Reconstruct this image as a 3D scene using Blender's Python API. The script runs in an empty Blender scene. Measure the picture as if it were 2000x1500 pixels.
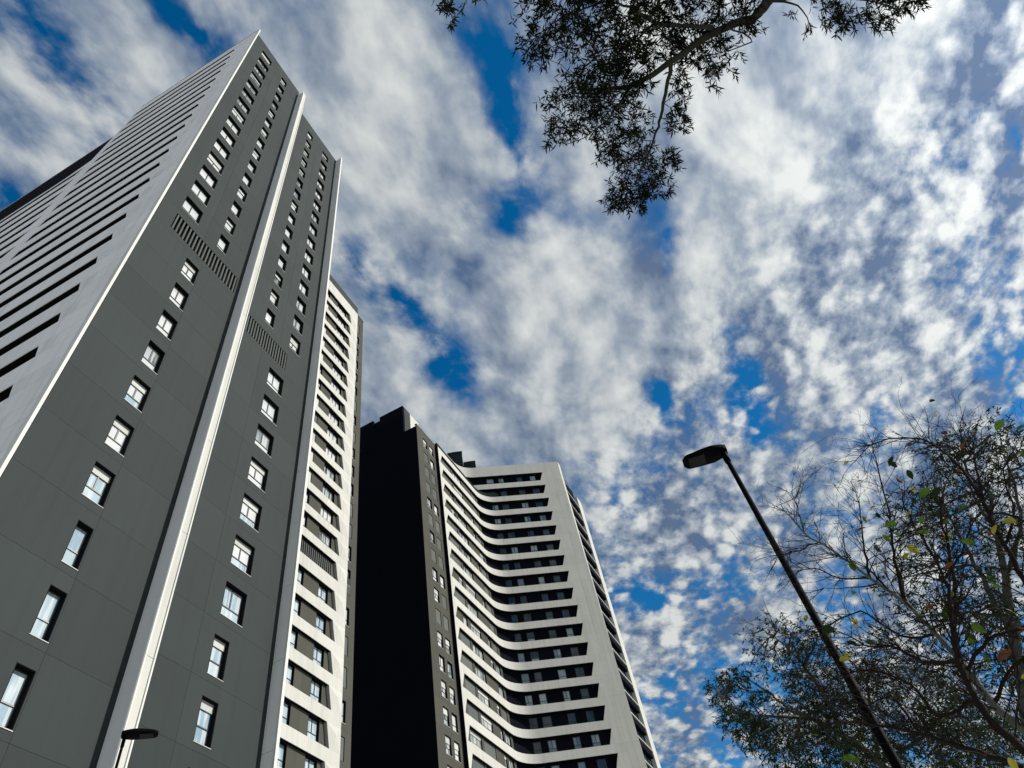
import bpy, math, random
import numpy as np
from mathutils import Vector, Matrix

# ------------------------------------------------------------------ camera, sky, sun, exposure
scene = bpy.context.scene
coll = scene.collection
R = math.radians
EYE = 1.6                                   # camera height above the pavement
A_BR=[([[3.188, 3.45, 10.525], [2.991, 3.577, 10.6], [2.57, 3.521, 10.675], [1.904, 3.51, 10.525], [1.42, 3.567, 10.6], [1.125, 3.471, 10.675], [0.87, 3.306, 10.525]], 0.065, 0.018), ([[1.904, 3.51, 10.525], [1.776, 3.807, 10.6], [1.582, 4.161, 10.675], [1.423, 4.257, 10.525], [1.159, 4.593, 10.6], [0.951, 4.837, 10.675]], 0.03, 0.008), ([[2.49, 3.41, 10.525], [2.168, 3.215, 10.6], [1.915, 3.052, 10.675], [1.667, 2.701, 10.525], [1.43, 2.524, 10.6], [1.009, 2.46, 10.675]], 0.032, 0.008), ([[1.377, 3.527, 10.525], [1.116, 3.702, 10.6], [0.898, 3.84, 10.675], [0.572, 3.82, 10.525]], 0.018, 0.005), ([[2.654, 3.483, 10.525], [2.922, 3.834, 10.6], [2.364, 3.742, 10.675]], 0.014, 0.005), ([[3.188, 3.45, 10.525], [3.548, 3.726, 10.6], [3.668, 4.102, 10.675]], 0.02, 0.004), ([[3.188, 3.45, 10.525], [3.805, 3.741, 10.6], [4.36, 4.125, 10.675], [4.688, 4.406, 10.525]], 0.025, 0.006), ([[3.188, 3.45, 10.525], [2.818, 2.607, 10.6], [2.144, 1.922, 10.675], [1.357, 1.488, 10.525], [0.667, 1.391, 10.6], [0.18, 1.468, 10.675], [-0.098, 1.578, 10.525], [-0.197, 1.667, 10.6]], 0.04, 0.004), ([[1.883, 3.002, 10.525], [1.526, 3.116, 10.6], [1.235, 3.038, 10.675], [0.765, 3.067, 10.525]], 0.014, 0.005)]
A_CL=[([0.795, 2.336, 10.362], 0.39), ([0.527, 2.501, 10.699], 0.195), ([0.529, 2.674, 10.507], 0.195), ([1.132, 2.534, 10.764], 0.447), ([1.528, 2.74, 10.788], 0.447), ([1.199, 2.793, 10.172], 0.341), ([1.556, 2.826, 10.114], 0.366), ([1.009, 3.281, 11.021], 0.341), ([1.267, 3.178, 10.385], 0.406), ([0.615, 3.309, 10.358], 0.39), ([0.866, 3.892, 11.195], 0.447), ([1.099, 3.495, 10.617], 0.406), ([0.43, 3.732, 11.02], 0.227), ([0.24, 3.703, 10.624], 0.13), ([1.226, 4.039, 10.803], 0.292), ([1.476, 3.329, 10.266], 0.292), ([1.946, 3.268, 10.798], 0.366), ([2.384, 3.27, 11.055], 0.366), ([2.392, 3.656, 10.675], 0.325), ([2.187, 3.812, 10.915], 0.284), ([1.894, 4.059, 10.839], 0.203), ([2.293, 3.766, 10.17], 0.211), ([2.822, 3.722, 10.934], 0.292), ([1.776, 4.417, 10.75], 0.146), ([1.679, 4.057, 10.431], 0.122), ([1.008, 4.072, 10.134], 0.309), ([1.078, 4.914, 11.052], 0.341), ([1.361, 4.721, 10.62], 0.227), ([0.802, 4.981, 10.891], 0.276), ([1.31, 5.282, 11.067], 0.179), ([0.94, 5.242, 10.886], 0.114), ([2.675, 3.41, 11.113], 0.366), ([2.878, 3.405, 10.534], 0.292), ([3.947, 3.988, 10.981], 0.325), ([4.128, 4.057, 10.589], 0.292), ([4.707, 4.608, 11.129], 0.244), ([4.881, 4.589, 11.067], 0.195), ([3.812, 3.969, 10.207], 0.13), ([-0.159, 1.55, 10.25], 0.179), ([0.101, 1.484, 10.339], 0.284), ([0.543, 1.532, 11.162], 0.406), ([0.985, 1.506, 10.58], 0.447), ([1.511, 1.702, 10.789], 0.487), ([1.934, 1.947, 10.431], 0.487), ([2.476, 2.373, 10.658], 0.447), ([1.568, 2.146, 10.524], 0.406), ([1.079, 1.93, 10.486], 0.366), ([0.91, 1.216, 10.744], 0.325), ([2.235, 2.599, 10.743], 0.406), ([3.009, 3.075, 11.095], 0.406), ([-0.194, 1.816, 10.85], 0.081), ([5.176, 4.68, 11.122], 0.13), ([1.041, 2.426, 11.042], 0.366), ([2.034, 3.004, 11.19], 0.325), ([2.178, 3.44, 10.838], 0.325), ([0.842, 3.883, 10.279], 0.244)]
B_BR=[([[0.776, 4.026, 2.707], [0.763, 4.028, 2.816], [0.718, 4.037, 2.957], [0.71, 4.038, 3.131], [0.688, 4.042, 3.342], [0.649, 4.048, 3.549], [0.567, 4.061, 3.764], [0.494, 4.07, 3.971], [0.387, 4.082, 4.212], [0.355, 4.085, 4.469]], 0.024, 0.003), ([[0.703, 3.836, 2.604], [0.651, 3.845, 2.777], [0.633, 3.848, 2.938], [0.668, 3.842, 3.112], [0.713, 3.834, 3.212], [0.788, 3.82, 3.359], [0.839, 3.809, 3.483], [0.871, 3.802, 3.729], [0.892, 3.797, 3.895], [0.937, 3.786, 4.017]], 0.02, 0.003), ([[0.732, 3.933, 3.254], [0.857, 3.907, 3.438], [0.977, 3.879, 3.69], [1.033, 3.864, 3.83], [1.123, 3.839, 3.951]], 0.014, 0.003), ([[1.194, 4.131, 3.285], [1.23, 4.12, 3.481], [1.265, 4.11, 3.679], [1.313, 4.095, 3.882], [1.36, 4.079, 4.003], [1.421, 4.059, 4.137], [1.465, 4.043, 4.249], [1.477, 4.038, 4.352]], 0.018, 0.002), ([[1.313, 4.095, 3.882], [1.359, 4.08, 4.128], [1.35, 4.083, 4.357], [1.308, 4.096, 4.5], [1.201, 4.129, 4.608], [1.052, 4.169, 4.66], [0.901, 4.204, 4.621]], 0.011, 0.002), ([[0.665, 4.147, 3.597], [0.733, 4.135, 3.801], [0.809, 4.121, 3.978], [0.88, 4.107, 4.13], [0.989, 4.082, 4.44], [1.036, 4.07, 4.592]], 0.013, 0.002), ([[0.581, 4.16, 3.817], [0.637, 4.151, 3.971], [0.732, 4.136, 4.19], [0.798, 4.124, 4.36]], 0.009, 0.002), ([[0.668, 3.842, 3.112], [0.529, 3.864, 3.18], [0.447, 3.874, 3.297], [0.358, 3.884, 3.339], [0.287, 3.889, 3.438]], 0.012, 0.003), ([[0.685, 4.144, 2.71], [0.554, 4.163, 2.831], [0.46, 4.175, 2.916], [0.379, 4.183, 2.993], [0.223, 4.194, 3.09], [0.05, 4.2, 3.177], [-0.177, 4.196, 3.176]], 0.018, 0.003), ([[0.665, 4.046, 3.006], [0.478, 4.072, 3.01], [0.453, 4.075, 3.181], [0.311, 4.088, 3.314], [0.186, 4.096, 3.344]], 0.012, 0.003), ([[0.518, 4.269, 4.087], [0.454, 4.276, 4.226], [0.321, 4.288, 4.24], [0.192, 4.296, 4.268]], 0.007, 0.002), ([[0.705, 4.14, 3.384], [0.554, 4.163, 3.461], [0.435, 4.177, 3.668], [0.252, 4.192, 3.672], [0.019, 4.2, 3.71]], 0.009, 0.002), ([[1.294, 4.205, 3.727], [1.439, 4.158, 3.86], [1.526, 4.127, 4.067], [1.62, 4.091, 4.151]], 0.01, 0.002), ([[1.344, 4.19, 3.935], [1.431, 4.161, 3.828], [1.462, 4.15, 3.693]], 0.008, 0.002), ([[0.693, 3.94, 3.094], [0.849, 3.909, 3.177], [0.984, 3.877, 3.158], [1.076, 3.853, 3.12]], 0.012, 0.003), ([[0.882, 4.004, 3.579], [1.029, 3.969, 3.654], [1.164, 3.931, 3.771], [1.295, 3.89, 3.797]], 0.009, 0.002), ([[0.595, 4.259, 3.87], [0.446, 4.277, 3.953], [0.346, 4.286, 4.084], [0.236, 4.294, 4.103]], 0.007, 0.002), ([[0.397, 4.181, 4.276], [0.436, 4.177, 4.426], [0.464, 4.174, 4.592]], 0.005, 0.0015), ([[0.388, 4.282, 3.026], [0.351, 4.286, 3.239], [0.209, 4.295, 3.24], [0.141, 4.298, 3.385]], 0.008, 0.002), ([[0.718, 4.037, 2.957], [0.893, 4.002, 3.068], [1.009, 3.974, 3.06]], 0.012, 0.003)]
B_LF=[([1.098, 4.071, 4.448], 'd'), ([1.093, 4.137, 4.414], 'd'), ([1.117, 4.093, 4.336], 'd'), ([1.004, 3.915, 4.195], 'y'), ([1.374, 3.893, 4.317], 'b'), ([1.311, 3.595, 4.023], 'b'), ([1.646, 3.863, 4.236], 'g'), ([1.59, 3.719, 4.04], 'g'), ([1.477, 3.578, 3.832], 'g'), ([1.05, 3.588, 3.815], 'd'), ([1.233, 4.028, 4.076], 'g'), ([1.263, 4.104, 4.077], 'g'), ([1.016, 3.613, 3.866], 'g'), ([1.058, 4.044, 4.183], 'y'), ([0.781, 3.868, 4.048], 'y'), ([0.777, 3.71, 3.925], 'g'), ([1.077, 3.724, 3.74], 'g'), ([1.07, 4.021, 3.811], 'y'), ([1.065, 4.087, 3.821], 'y'), ([0.967, 3.599, 3.634], 'g'), ([0.974, 3.95, 3.831], 'g'), ([0.756, 3.649, 3.668], 'g'), ([0.773, 4.058, 3.923], 'g'), ([0.786, 3.818, 3.731], 'y'), ([0.721, 4.167, 3.946], 'g'), ([0.851, 4.203, 3.896], 'y'), ([1.21, 3.816, 3.647], 'y'), ([1.287, 4.102, 3.752], 'g'), ([1.249, 3.68, 3.546], 'y'), ([1.014, 3.606, 3.442], 'g'), ([0.889, 3.961, 3.65], 'b'), ([0.825, 3.626, 3.434], 'b'), ([0.848, 3.723, 3.722], 'g'), ([1.064, 3.799, 3.585], 'g'), ([0.516, 4.033, 3.826], 'g'), ([0.421, 3.77, 3.579], 'g'), ([0.235, 3.718, 3.409], 'd'), ([0.381, 4.203, 3.605], 'y'), ([0.305, 3.876, 3.364], 'd'), ([1.105, 4.13, 3.514], 'g'), ([1.028, 4.111, 3.304], 'b'), ([0.973, 3.804, 3.14], 'b'), ([0.897, 3.874, 3.085], 'b'), ([0.867, 3.917, 2.976], 'y'), ([1.04, 3.952, 3.258], 'y'), ([0.857, 3.966, 3.288], 'y'), ([0.803, 3.955, 3.263], 'g'), ([0.819, 3.989, 3.332], 'g'), ([1.113, 4.116, 3.486], 'g'), ([0.711, 3.941, 3.493], 'g'), ([0.833, 3.87, 3.412], 'y'), ([0.201, 4.127, 3.437], 'y'), ([-0.101, 3.841, 3.033], 'g'), ([-0.02, 3.881, 2.885], 'g'), ([0.343, 4.273, 2.867], 'g'), ([-0.021, 4.013, 2.953], 'g'), ([0.744, 3.96, 2.868], 'g'), ([0.578, 3.661, 2.63], 'y'), ([0.734, 3.88, 3.327], 'g'), ([1.097, 3.896, 3.506], 'g'), ([0.799, 3.625, 3.097], 'g'), ([0.698, 4.009, 4.038], 'b'), ([0.852, 3.989, 3.98], 'g'), ([0.894, 3.628, 3.735], 'g')]
C1_CL=[([5.006, 15.269, 11.937], 0.549, 1), ([5.278, 14.75, 11.473], 0.617, 1), ([5.988, 15.051, 11.63], 0.617, 1), ([5.745, 14.268, 10.438], 0.617, 1), ([5.214, 15.409, 11.099], 0.755, 1), ([5.569, 15.367, 10.545], 0.823, 1), ([4.144, 13.953, 10.109], 0.617, 1), ([3.808, 14.148, 10.454], 0.48, 0.8), ([3.706, 15.76, 10.972], 0.617, 1), ([4.207, 16.376, 10.833], 0.755, 1.2), ([4.382, 14.479, 9.28], 0.823, 0.7), ([4.818, 14.88, 9.067], 0.686, 0.6), ([3.083, 15.682, 10.499], 0.48, 0.6), ([2.622, 15.074, 9.386], 0.686, 0.6), ([3.352, 15.041, 9.015], 0.823, 0.7), ([3.859, 14.786, 8.383], 0.96, 0.8), ([3.167, 15.094, 7.957], 0.96, 1), ([3.823, 15.525, 7.673], 0.823, 1), ([2.46, 15.051, 8.243], 0.823, 1), ([3.021, 15.145, 6.901], 0.823, 0.8)]
C2_CL=[([-2.167, 19.195, 10.592], 0.375, 1.4), ([-1.494, 17.015, 9.661], 0.347, 1.4), ([-1.993, 18.601, 9.397], 0.433, 1.6), ([-2.178, 19.082, 10.124], 0.26, 1.2), ([-1.715, 17.848, 8.645], 0.375, 1.2), ([-1.354, 17.616, 9.033], 0.578, 1), ([-0.718, 19.398, 11.691], 0.433, 0.25), ([-0.171, 17.715, 10.826], 0.433, 0.25), ([0.134, 17.562, 10.398], 0.578, 0.4), ([-0.776, 18.289, 10.423], 0.505, 0.3), ([-0.387, 19.09, 10.49], 0.65, 0.5), ([0.554, 17.297, 9.947], 0.462, 1.2), ([0.074, 17.966, 9.788], 0.578, 0.8), ([0.175, 18.0, 9.237], 0.65, 0.8), ([-0.554, 19.493, 9.473], 0.722, 1), ([0.168, 18.315, 8.618], 0.794, 1.2), ([-1.518, 19.508, 9.173], 0.52, 1.2), ([-1.081, 17.474, 7.945], 0.578, 1.2), ([-0.292, 18.008, 7.854], 0.866, 1.2), ([1.049, 18.922, 9.29], 0.722, 0.9), ([0.824, 19.637, 8.634], 0.722, 1), ([1.714, 18.273, 9.393], 0.722, 0.8), ([0.384, 17.671, 7.292], 0.722, 1.2), ([1.869, 17.262, 8.028], 0.794, 0.9), ([1.523, 18.526, 7.513], 0.866, 1.2), ([2.285, 17.423, 7.172], 0.866, 1), ([2.83, 19.213, 8.591], 0.722, 0.8), ([2.93, 19.294, 7.178], 0.866, 1.1)]
C1_BR=[([[2.649, 15.272, 5.166], [3.072, 15.192, 6.338], [3.673, 15.059, 7.505], [4.18, 14.926, 8.548], [4.593, 14.804, 9.393], [5.018, 14.665, 10.163]], 0.16, 0.03), ([[3.673, 15.059, 7.505], [3.844, 15.016, 8.523], [4.011, 14.972, 9.545], [4.158, 14.932, 10.27]], 0.07, 0.02), ([[4.261, 15.215, 8.683], [4.988, 14.992, 9.314], [5.451, 14.83, 10.042], [5.739, 14.721, 10.835]], 0.06, 0.015), ([[4.741, 15.281, 9.644], [4.93, 15.222, 10.648], [5.253, 15.113, 11.477]], 0.035, 0.01)]
C2_BR=[([[0.601, 17.99, 6.604], [0.581, 17.991, 7.33], [0.159, 17.999, 8.032], [-0.272, 17.998, 8.598], [-0.699, 17.986, 8.997], [-0.96, 17.974, 9.539]], 0.1, 0.02), ([[0.159, 17.999, 8.032], [0.175, 17.999, 9.237], [0.021, 18.0, 9.962], [-0.202, 17.999, 10.618], [-0.435, 17.995, 11.01]], 0.05, 0.01), ([[-0.277, 18.298, 8.715], [-1.227, 18.259, 9.112], [-1.742, 18.217, 9.415], [-1.947, 18.196, 9.879]], 0.04, 0.01), ([[0.597, 18.49, 7.489], [0.886, 18.479, 8.416], [1.184, 18.462, 9.169], [1.018, 18.472, 10.048], [0.764, 18.484, 10.592]], 0.06, 0.012), ([[0.597, 18.49, 7.489], [1.626, 18.428, 7.664], [2.517, 18.328, 7.985], [3.17, 18.226, 8.282]], 0.06, 0.012)]
GAPS=[([-0.268, 0.06], 0.0235, 1.5), ([-0.401, -0.03], 0.0307, 0.6), ([-0.425, 0.028], 0.0343, 0.7), ([-0.567, 0.079], 0.0451, 0.9), ([0.003, 0.237], 0.0217, 0.9), ([-0.014, 0.295], 0.0199, 0.8), ([-0.033, 0.365], 0.0235, 1.0), ([-0.074, 0.429], 0.0235, 0.9), ([-0.291, 0.374], 0.0235, 0.9), ([-0.265, 0.465], 0.0217, 1.0), ([-0.26, 0.534], 0.0199, 1.1), ([-0.268, 0.599], 0.0162, 0.9), ([0.105, 0.58], 0.0117, 1.7), ([0.149, 0.518], 0.009, 1.0), ([-0.003, 0.816], 0.0162, 1.4), ([-0.165, 0.863], 0.0181, 1.1), ([-0.189, 1.004], 0.0162, 1.2), ([-0.221, 1.126], 0.0144, 0.9), ([0.128, 0.851], 0.0199, 0.9), ([0.123, 0.958], 0.0181, 0.9), ([0.126, 1.111], 0.0144, 0.8), ([0.542, 0.598], 0.0144, 1.0), ([0.575, 0.678], 0.0126, 1.0), ([0.029, 1.475], 0.0235, 1.0), ([-0.204, 1.299], 0.0162, 0.9), ([-0.275, 1.537], 0.0181, 0.7), ([-0.264, 1.985], 0.0307, 0.9), ([0.54, 1.174], 0.0271, 1.2)]
PUFFS=[([0.014, 0.544], 0.0632, 0.8), ([-0.098, 0.571], 0.0632, 0.5), ([0.323, 0.577], 0.0993, 0.9), ([0.41, 0.685], 0.0722, 0.8), ([0.439, 0.506], 0.0812, 0.8), ([-0.341, 0.067], 0.0632, 0.5), ([-0.26, 0.253], 0.0722, 0.5), ([-0.133, 0.291], 0.0542, 0.5), ([-0.003, 0.681], 0.0271, 0.8), ([-0.176, 0.804], 0.0361, 0.5)]
CAM_R=[0.877443, 0.45629, -0.147964]
CAM_U=[0.444562, -0.657693, 0.608115]
CAM_F=[-0.180161, 0.599366, 0.779937]
# lens 24.9417

cam_d = bpy.data.cameras.new('camera')
cam_d.sensor_fit = 'HORIZONTAL'; cam_d.sensor_width = 36.0; cam_d.lens = 24.942
cam_d.clip_start = 0.05; cam_d.clip_end = 6000
cam = bpy.data.objects.new('camera', cam_d); coll.objects.link(cam)
r_, u_, f_ = Vector(CAM_R), Vector(CAM_U), Vector(CAM_F)
M3 = Matrix((r_, u_, -f_)).transposed()
cam.matrix_world = Matrix.Translation((0, 0, EYE)) @ M3.to_4x4()
scene.camera = cam

SUN_AZ = 18.6                               # degrees from +X towards +Y
SUN_EL = 31.0
sun_dir = Vector((math.cos(R(SUN_AZ)) * math.cos(R(SUN_EL)), math.sin(R(SUN_AZ)) * math.cos(R(SUN_EL)), math.sin(R(SUN_EL))))

scene.view_settings.view_transform = 'Standard'
scene.view_settings.look = 'None'
scene.view_settings.exposure = 0.0
scene.view_settings.gamma = 1.0
scene.cycles.max_bounces = 5; scene.cycles.diffuse_bounces = 3; scene.cycles.glossy_bounces = 3; scene.cycles.transmission_bounces = 3
scene.view_settings.use_curve_mapping = False

world = bpy.data.worlds.new('World'); scene.world = world
world.use_nodes = True
wt = world.node_tree; wt.nodes.clear()

class NT:
    """tiny helper for node trees"""
    def __init__(s, t): s.t = t
    def n(s, kind, **kw):
        nd = s.t.nodes.new(kind)
        for k, v in kw.items(): setattr(nd, k, v)
        return nd
    def link(s, a, b): s.t.links.new(a, b)
    def val(s, sock, v):
        if hasattr(v, 'is_output') or isinstance(v, bpy.types.NodeSocket): s.link(v, sock)
        else: sock.default_value = v
    def m(s, op, a, b=0.0, c=0.0, clamp=False):
        nd = s.n('ShaderNodeMath', operation=op, use_clamp=clamp)
        s.val(nd.inputs[0], a); s.val(nd.inputs[1], b); s.val(nd.inputs[2], c)
        return nd.outputs[0]
    def v(s, op, a, b=None, out=0):
        nd = s.n('ShaderNodeVectorMath', operation=op)
        s.val(nd.inputs[0], a)
        if b is not None: s.val(nd.inputs[1], b)
        return nd.outputs[out]
    def noise(s, vec, scale, detail=4.0, rough=0.5, dist=0.0):
        nd = s.n('ShaderNodeTexNoise')
        if vec is not None: s.link(vec, nd.inputs['Vector'])
        nd.inputs['Scale'].default_value = scale; nd.inputs['Detail'].default_value = detail
        nd.inputs['Roughness'].default_value = rough; nd.inputs['Distortion'].default_value = dist
        return nd.outputs['Fac']
    def smooth(s, x, a, b, lo=0.0, hi=1.0):
        nd = s.n('ShaderNodeMapRange', interpolation_type='SMOOTHSTEP')
        s.val(nd.inputs[0], x); nd.inputs[1].default_value = a; nd.inputs[2].default_value = b
        nd.inputs[3].default_value = lo; nd.inputs[4].default_value = hi
        return nd.outputs[0]
    def mixc(s, f, a, b, mode='MIX'):
        nd = s.n('ShaderNodeMix', data_type='RGBA', blend_type=mode)
        s.val(nd.inputs[0], f); s.val(nd.inputs[6], a); s.val(nd.inputs[7], b)
        return nd.outputs[2]

W = NT(wt)
tc = W.n('ShaderNodeTexCoord')
d_ = W.v('NORMALIZE', tc.outputs['Generated'])
sep = W.n('ShaderNodeSeparateXYZ'); W.link(d_, sep.inputs[0])
zc = W.m('MAXIMUM', sep.outputs[2], 0.06)
zc = W.m('ADD', zc, 0.12)
px = W.m('DIVIDE', sep.outputs[0], zc); py = W.m('DIVIDE', sep.outputs[1], zc)
# a cloud deck seen in perspective
comb = W.n('ShaderNodeCombineXYZ'); W.link(px, comb.inputs[0]); W.link(py, comb.inputs[1])
P_ = comb.outputs[0]
nz = W.n('ShaderNodeTexNoise'); W.link(P_, nz.inputs['Vector'])
nz.inputs['Scale'].default_value = 9.0; nz.inputs['Detail'].default_value = 3.0; nz.inputs['Roughness'].default_value = 0.55
jit = W.v('SUBTRACT', nz.outputs['Color'], (0.5, 0.5, 0.5))
def scaled(v, k):
    nd = W.n('ShaderNodeVectorMath', operation='SCALE'); W.link(v, nd.inputs[0]); nd.inputs['Scale'].default_value = k
    return nd.outputs[0]
def mapped(v, rz, sc, loc):
    nd = W.n('ShaderNodeMapping'); W.link(v, nd.inputs['Vector'])
    nd.inputs['Rotation'].default_value = (0, 0, R(rz)); nd.inputs['Scale'].default_value = sc; nd.inputs['Location'].default_value = loc
    return nd.outputs[0]
ST = (1.0, 0.66, 1.0)
pa = mapped(P_, -14, ST, (1.3, 4.2, 0.0))
pb = mapped(W.v('ADD', P_, (0.040, 0.016, 0.0)), -14, ST, (1.3, 4.2, 0.0))     # a step towards the sun
n1 = W.noise(pa, 4.6, 3.0, 0.42, 0.1)
n2 = W.noise(pa, 6.8, 7.0, 0.56, 0.15)
n2b = W.noise(pb, 6.8, 4.0, 0.56, 0.15)
# ripples of small puffs (altocumulus) over the right-hand and lower sky
sxy = W.m('ADD', W.m('MULTIPLY', px, 0.6), W.m('MULTIPLY', py, 0.8))
wr = W.smooth(sxy, 0.50, 0.80)
jp = W.v('ADD', mapped(P_, -32, (1.0, 0.72, 1.0), (0, 0, 0)), scaled(jit, 0.10))
vo = W.n('ShaderNodeTexVoronoi', feature='SMOOTH_F1'); W.link(jp, vo.inputs['Vector'])
vo.inputs['Scale'].default_value = 25.0; vo.inputs['Smoothness'].default_value = 0.55
puff = W.smooth(vo.outputs['Distance'], 0.62, 0.12)
fine = W.noise(mapped(P_, -32, (1.0, 0.8, 1.0), (2, 2, 0)), 40.0, 5.0, 0.6, 0.1)
cov = W.m('MULTIPLY_ADD', n1, 1.25, 0.5 - 0.625)
cov = W.m('ADD', cov, W.m('MULTIPLY', W.m('SUBTRACT', n2, 0.5), W.m('MULTIPLY_ADD', wr, -0.20, 0.75)))
cov = W.m('ADD', cov, W.m('MULTIPLY', W.m('SUBTRACT', puff, 0.38), W.m('MULTIPLY', wr, 0.26)))
cov = W.m('ADD', cov, W.m('MULTIPLY', W.m('SUBTRACT', fine, 0.5), W.m('MULTIPLY_ADD', wr, 0.62, 0.07)))
# gaps and banks, drawn out along the deck's streaks and torn by noise
ys = 0.42
kj = W.v('ADD', mapped(W.v('ADD', P_, scaled(jit, 0.085)), -16, (1.0, ys, 1.0), (0, 0, 0)), (0.0, 0.0, 0.0))
ca_, sa_ = math.cos(R(-16)), math.sin(R(-16))
acc = None
for lst, sg in ((GAPS, -0.30), (PUFFS, 0.15)):
    for (cx, cy), rad, a in lst:
        sx_, sy_ = cx, cy * ys                       # Mapping scales first, then rotates
        c_ = (sx_ * ca_ - sy_ * sa_, sx_ * sa_ + sy_ * ca_, 0.0)
        dt = W.v('DISTANCE', kj, c_, out=1)
        t = W.m('POWER', math.exp(-1.0 / rad), dt)
        acc = W.m('MULTIPLY_ADD', t, sg * a * 1.55, 0.0 if acc is None else acc)
torn = W.smooth(n2, 0.36, 0.62, 1.5, 0.25)
cov = W.m('ADD', cov, W.m('ADD', W.m('MULTIPLY', W.m('MINIMUM', acc, 0.0), torn), W.m('MAXIMUM', acc, 0.0)))
cov = W.m('ADD', cov, W.m('MULTIPLY_ADD', wr, 0.0, 0.135))
mask = W.smooth(cov, 0.24, 0.66)
# light and shade: sunward sides bright, thick middles grey-blue
relief = W.m('SUBTRACT', n2, n2b)
br = W.m('MULTIPLY_ADD', relief, 3.4, 0.50)
br = W.m('ADD', br, W.m('MULTIPLY', W.m('SUBTRACT', n1, 0.5), 0.45))
br = W.m('ADD', br, W.m('MULTIPLY', W.m('SUBTRACT', puff, 0.45), W.m('MULTIPLY', wr, 0.70)))
br = W.m('ADD', br, W.m('MULTIPLY', W.m('SUBTRACT', fine, 0.5), W.m('MULTIPLY_ADD', wr, 1.6, 0.4)))
br = W.m('ADD', br, W.m('MULTIPLY', W.m('MAXIMUM', acc, 0.0), 0.7))
sh2 = W.m('MULTIPLY_ADD', br, 0.80, 0.06, clamp=True)
rmp = W.n('ShaderNodeValToRGB'); W.link(sh2, rmp.inputs[0])
re_ = rmp.color_ramp.elements
re_[0].position = 0.0; re_[0].color = (0.12, 0.175, 0.285, 1)
re_[1].position = 1.0; re_[1].color = (0.74, 0.77, 0.76, 1)
e_ = re_.new(0.42); e_.color = (0.335, 0.395, 0.475, 1)
e_ = re_.new(0.70); e_.color = (0.56, 0.60, 0.625, 1)
ccol = rmp.outputs[0]
sd = W.v('DOT_PRODUCT', d_, tuple(sun_dir), out=1)
glow = W.m('POWER', W.m('MAXIMUM', sd, 0.0), 5.0)
lift = W.m('MULTIPLY_ADD', glow, 0.9, 0.90)
cs = W.n('ShaderNodeVectorMath', operation='SCALE'); W.link(ccol, cs.inputs[0]); W.link(lift, cs.inputs['Scale'])
sky = W.n('ShaderNodeTexSky', sky_type='NISHITA')
sky.sun_disc = False
sky.sun_elevation = R(SUN_EL); sky.sun_rotation = R(90 - SUN_AZ)
sky.air_density = 1.0; sky.dust_density = 0.3; sky.ozone_density = 3.5; sky.altitude = 400
bg1 = W.n('ShaderNodeBackground'); 
gm = W.n('ShaderNodeGamma'); W.link(sky.outputs[0], gm.inputs[0]); gm.inputs[1].default_value = 1.0
hs = W.n('ShaderNodeHueSaturation'); hs.inputs['Saturation'].default_value = 1.36; hs.inputs['Value'].default_value = 1.28; hs.inputs['Hue'].default_value = 0.495
W.link(gm.outputs[0], hs.inputs['Color']); W.link(hs.outputs[0], bg1.inputs[0]); bg1.inputs[1].default_value = 0.10
bg2 = W.n('ShaderNodeBackground'); W.link(cs.outputs[0], bg2.inputs[0]); bg2.inputs[1].default_value = 1.0
mx = W.n('ShaderNodeMixShader'); W.link(mask, mx.inputs[0]); W.link(bg1.outputs[0], mx.inputs[1]); W.link(bg2.outputs[0], mx.inputs[2])
wo = W.n('ShaderNodeOutputWorld'); W.link(mx.outputs[0], wo.inputs[0])
world.cycles.sampling_method = 'MANUAL'; world.cycles.sample_map_resolution = 512

sun_l = bpy.data.lights.new('sun', 'SUN'); sun_l.energy = 4.8; sun_l.angle = R(0.53); sun_l.color = (1.0, 0.955, 0.88)
sun = bpy.data.objects.new('sun', sun_l); coll.objects.link(sun)
sun.rotation_euler = sun_dir.to_track_quat('Z', 'Y').to_euler()
sun.location = (60, 20, 80)

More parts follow.
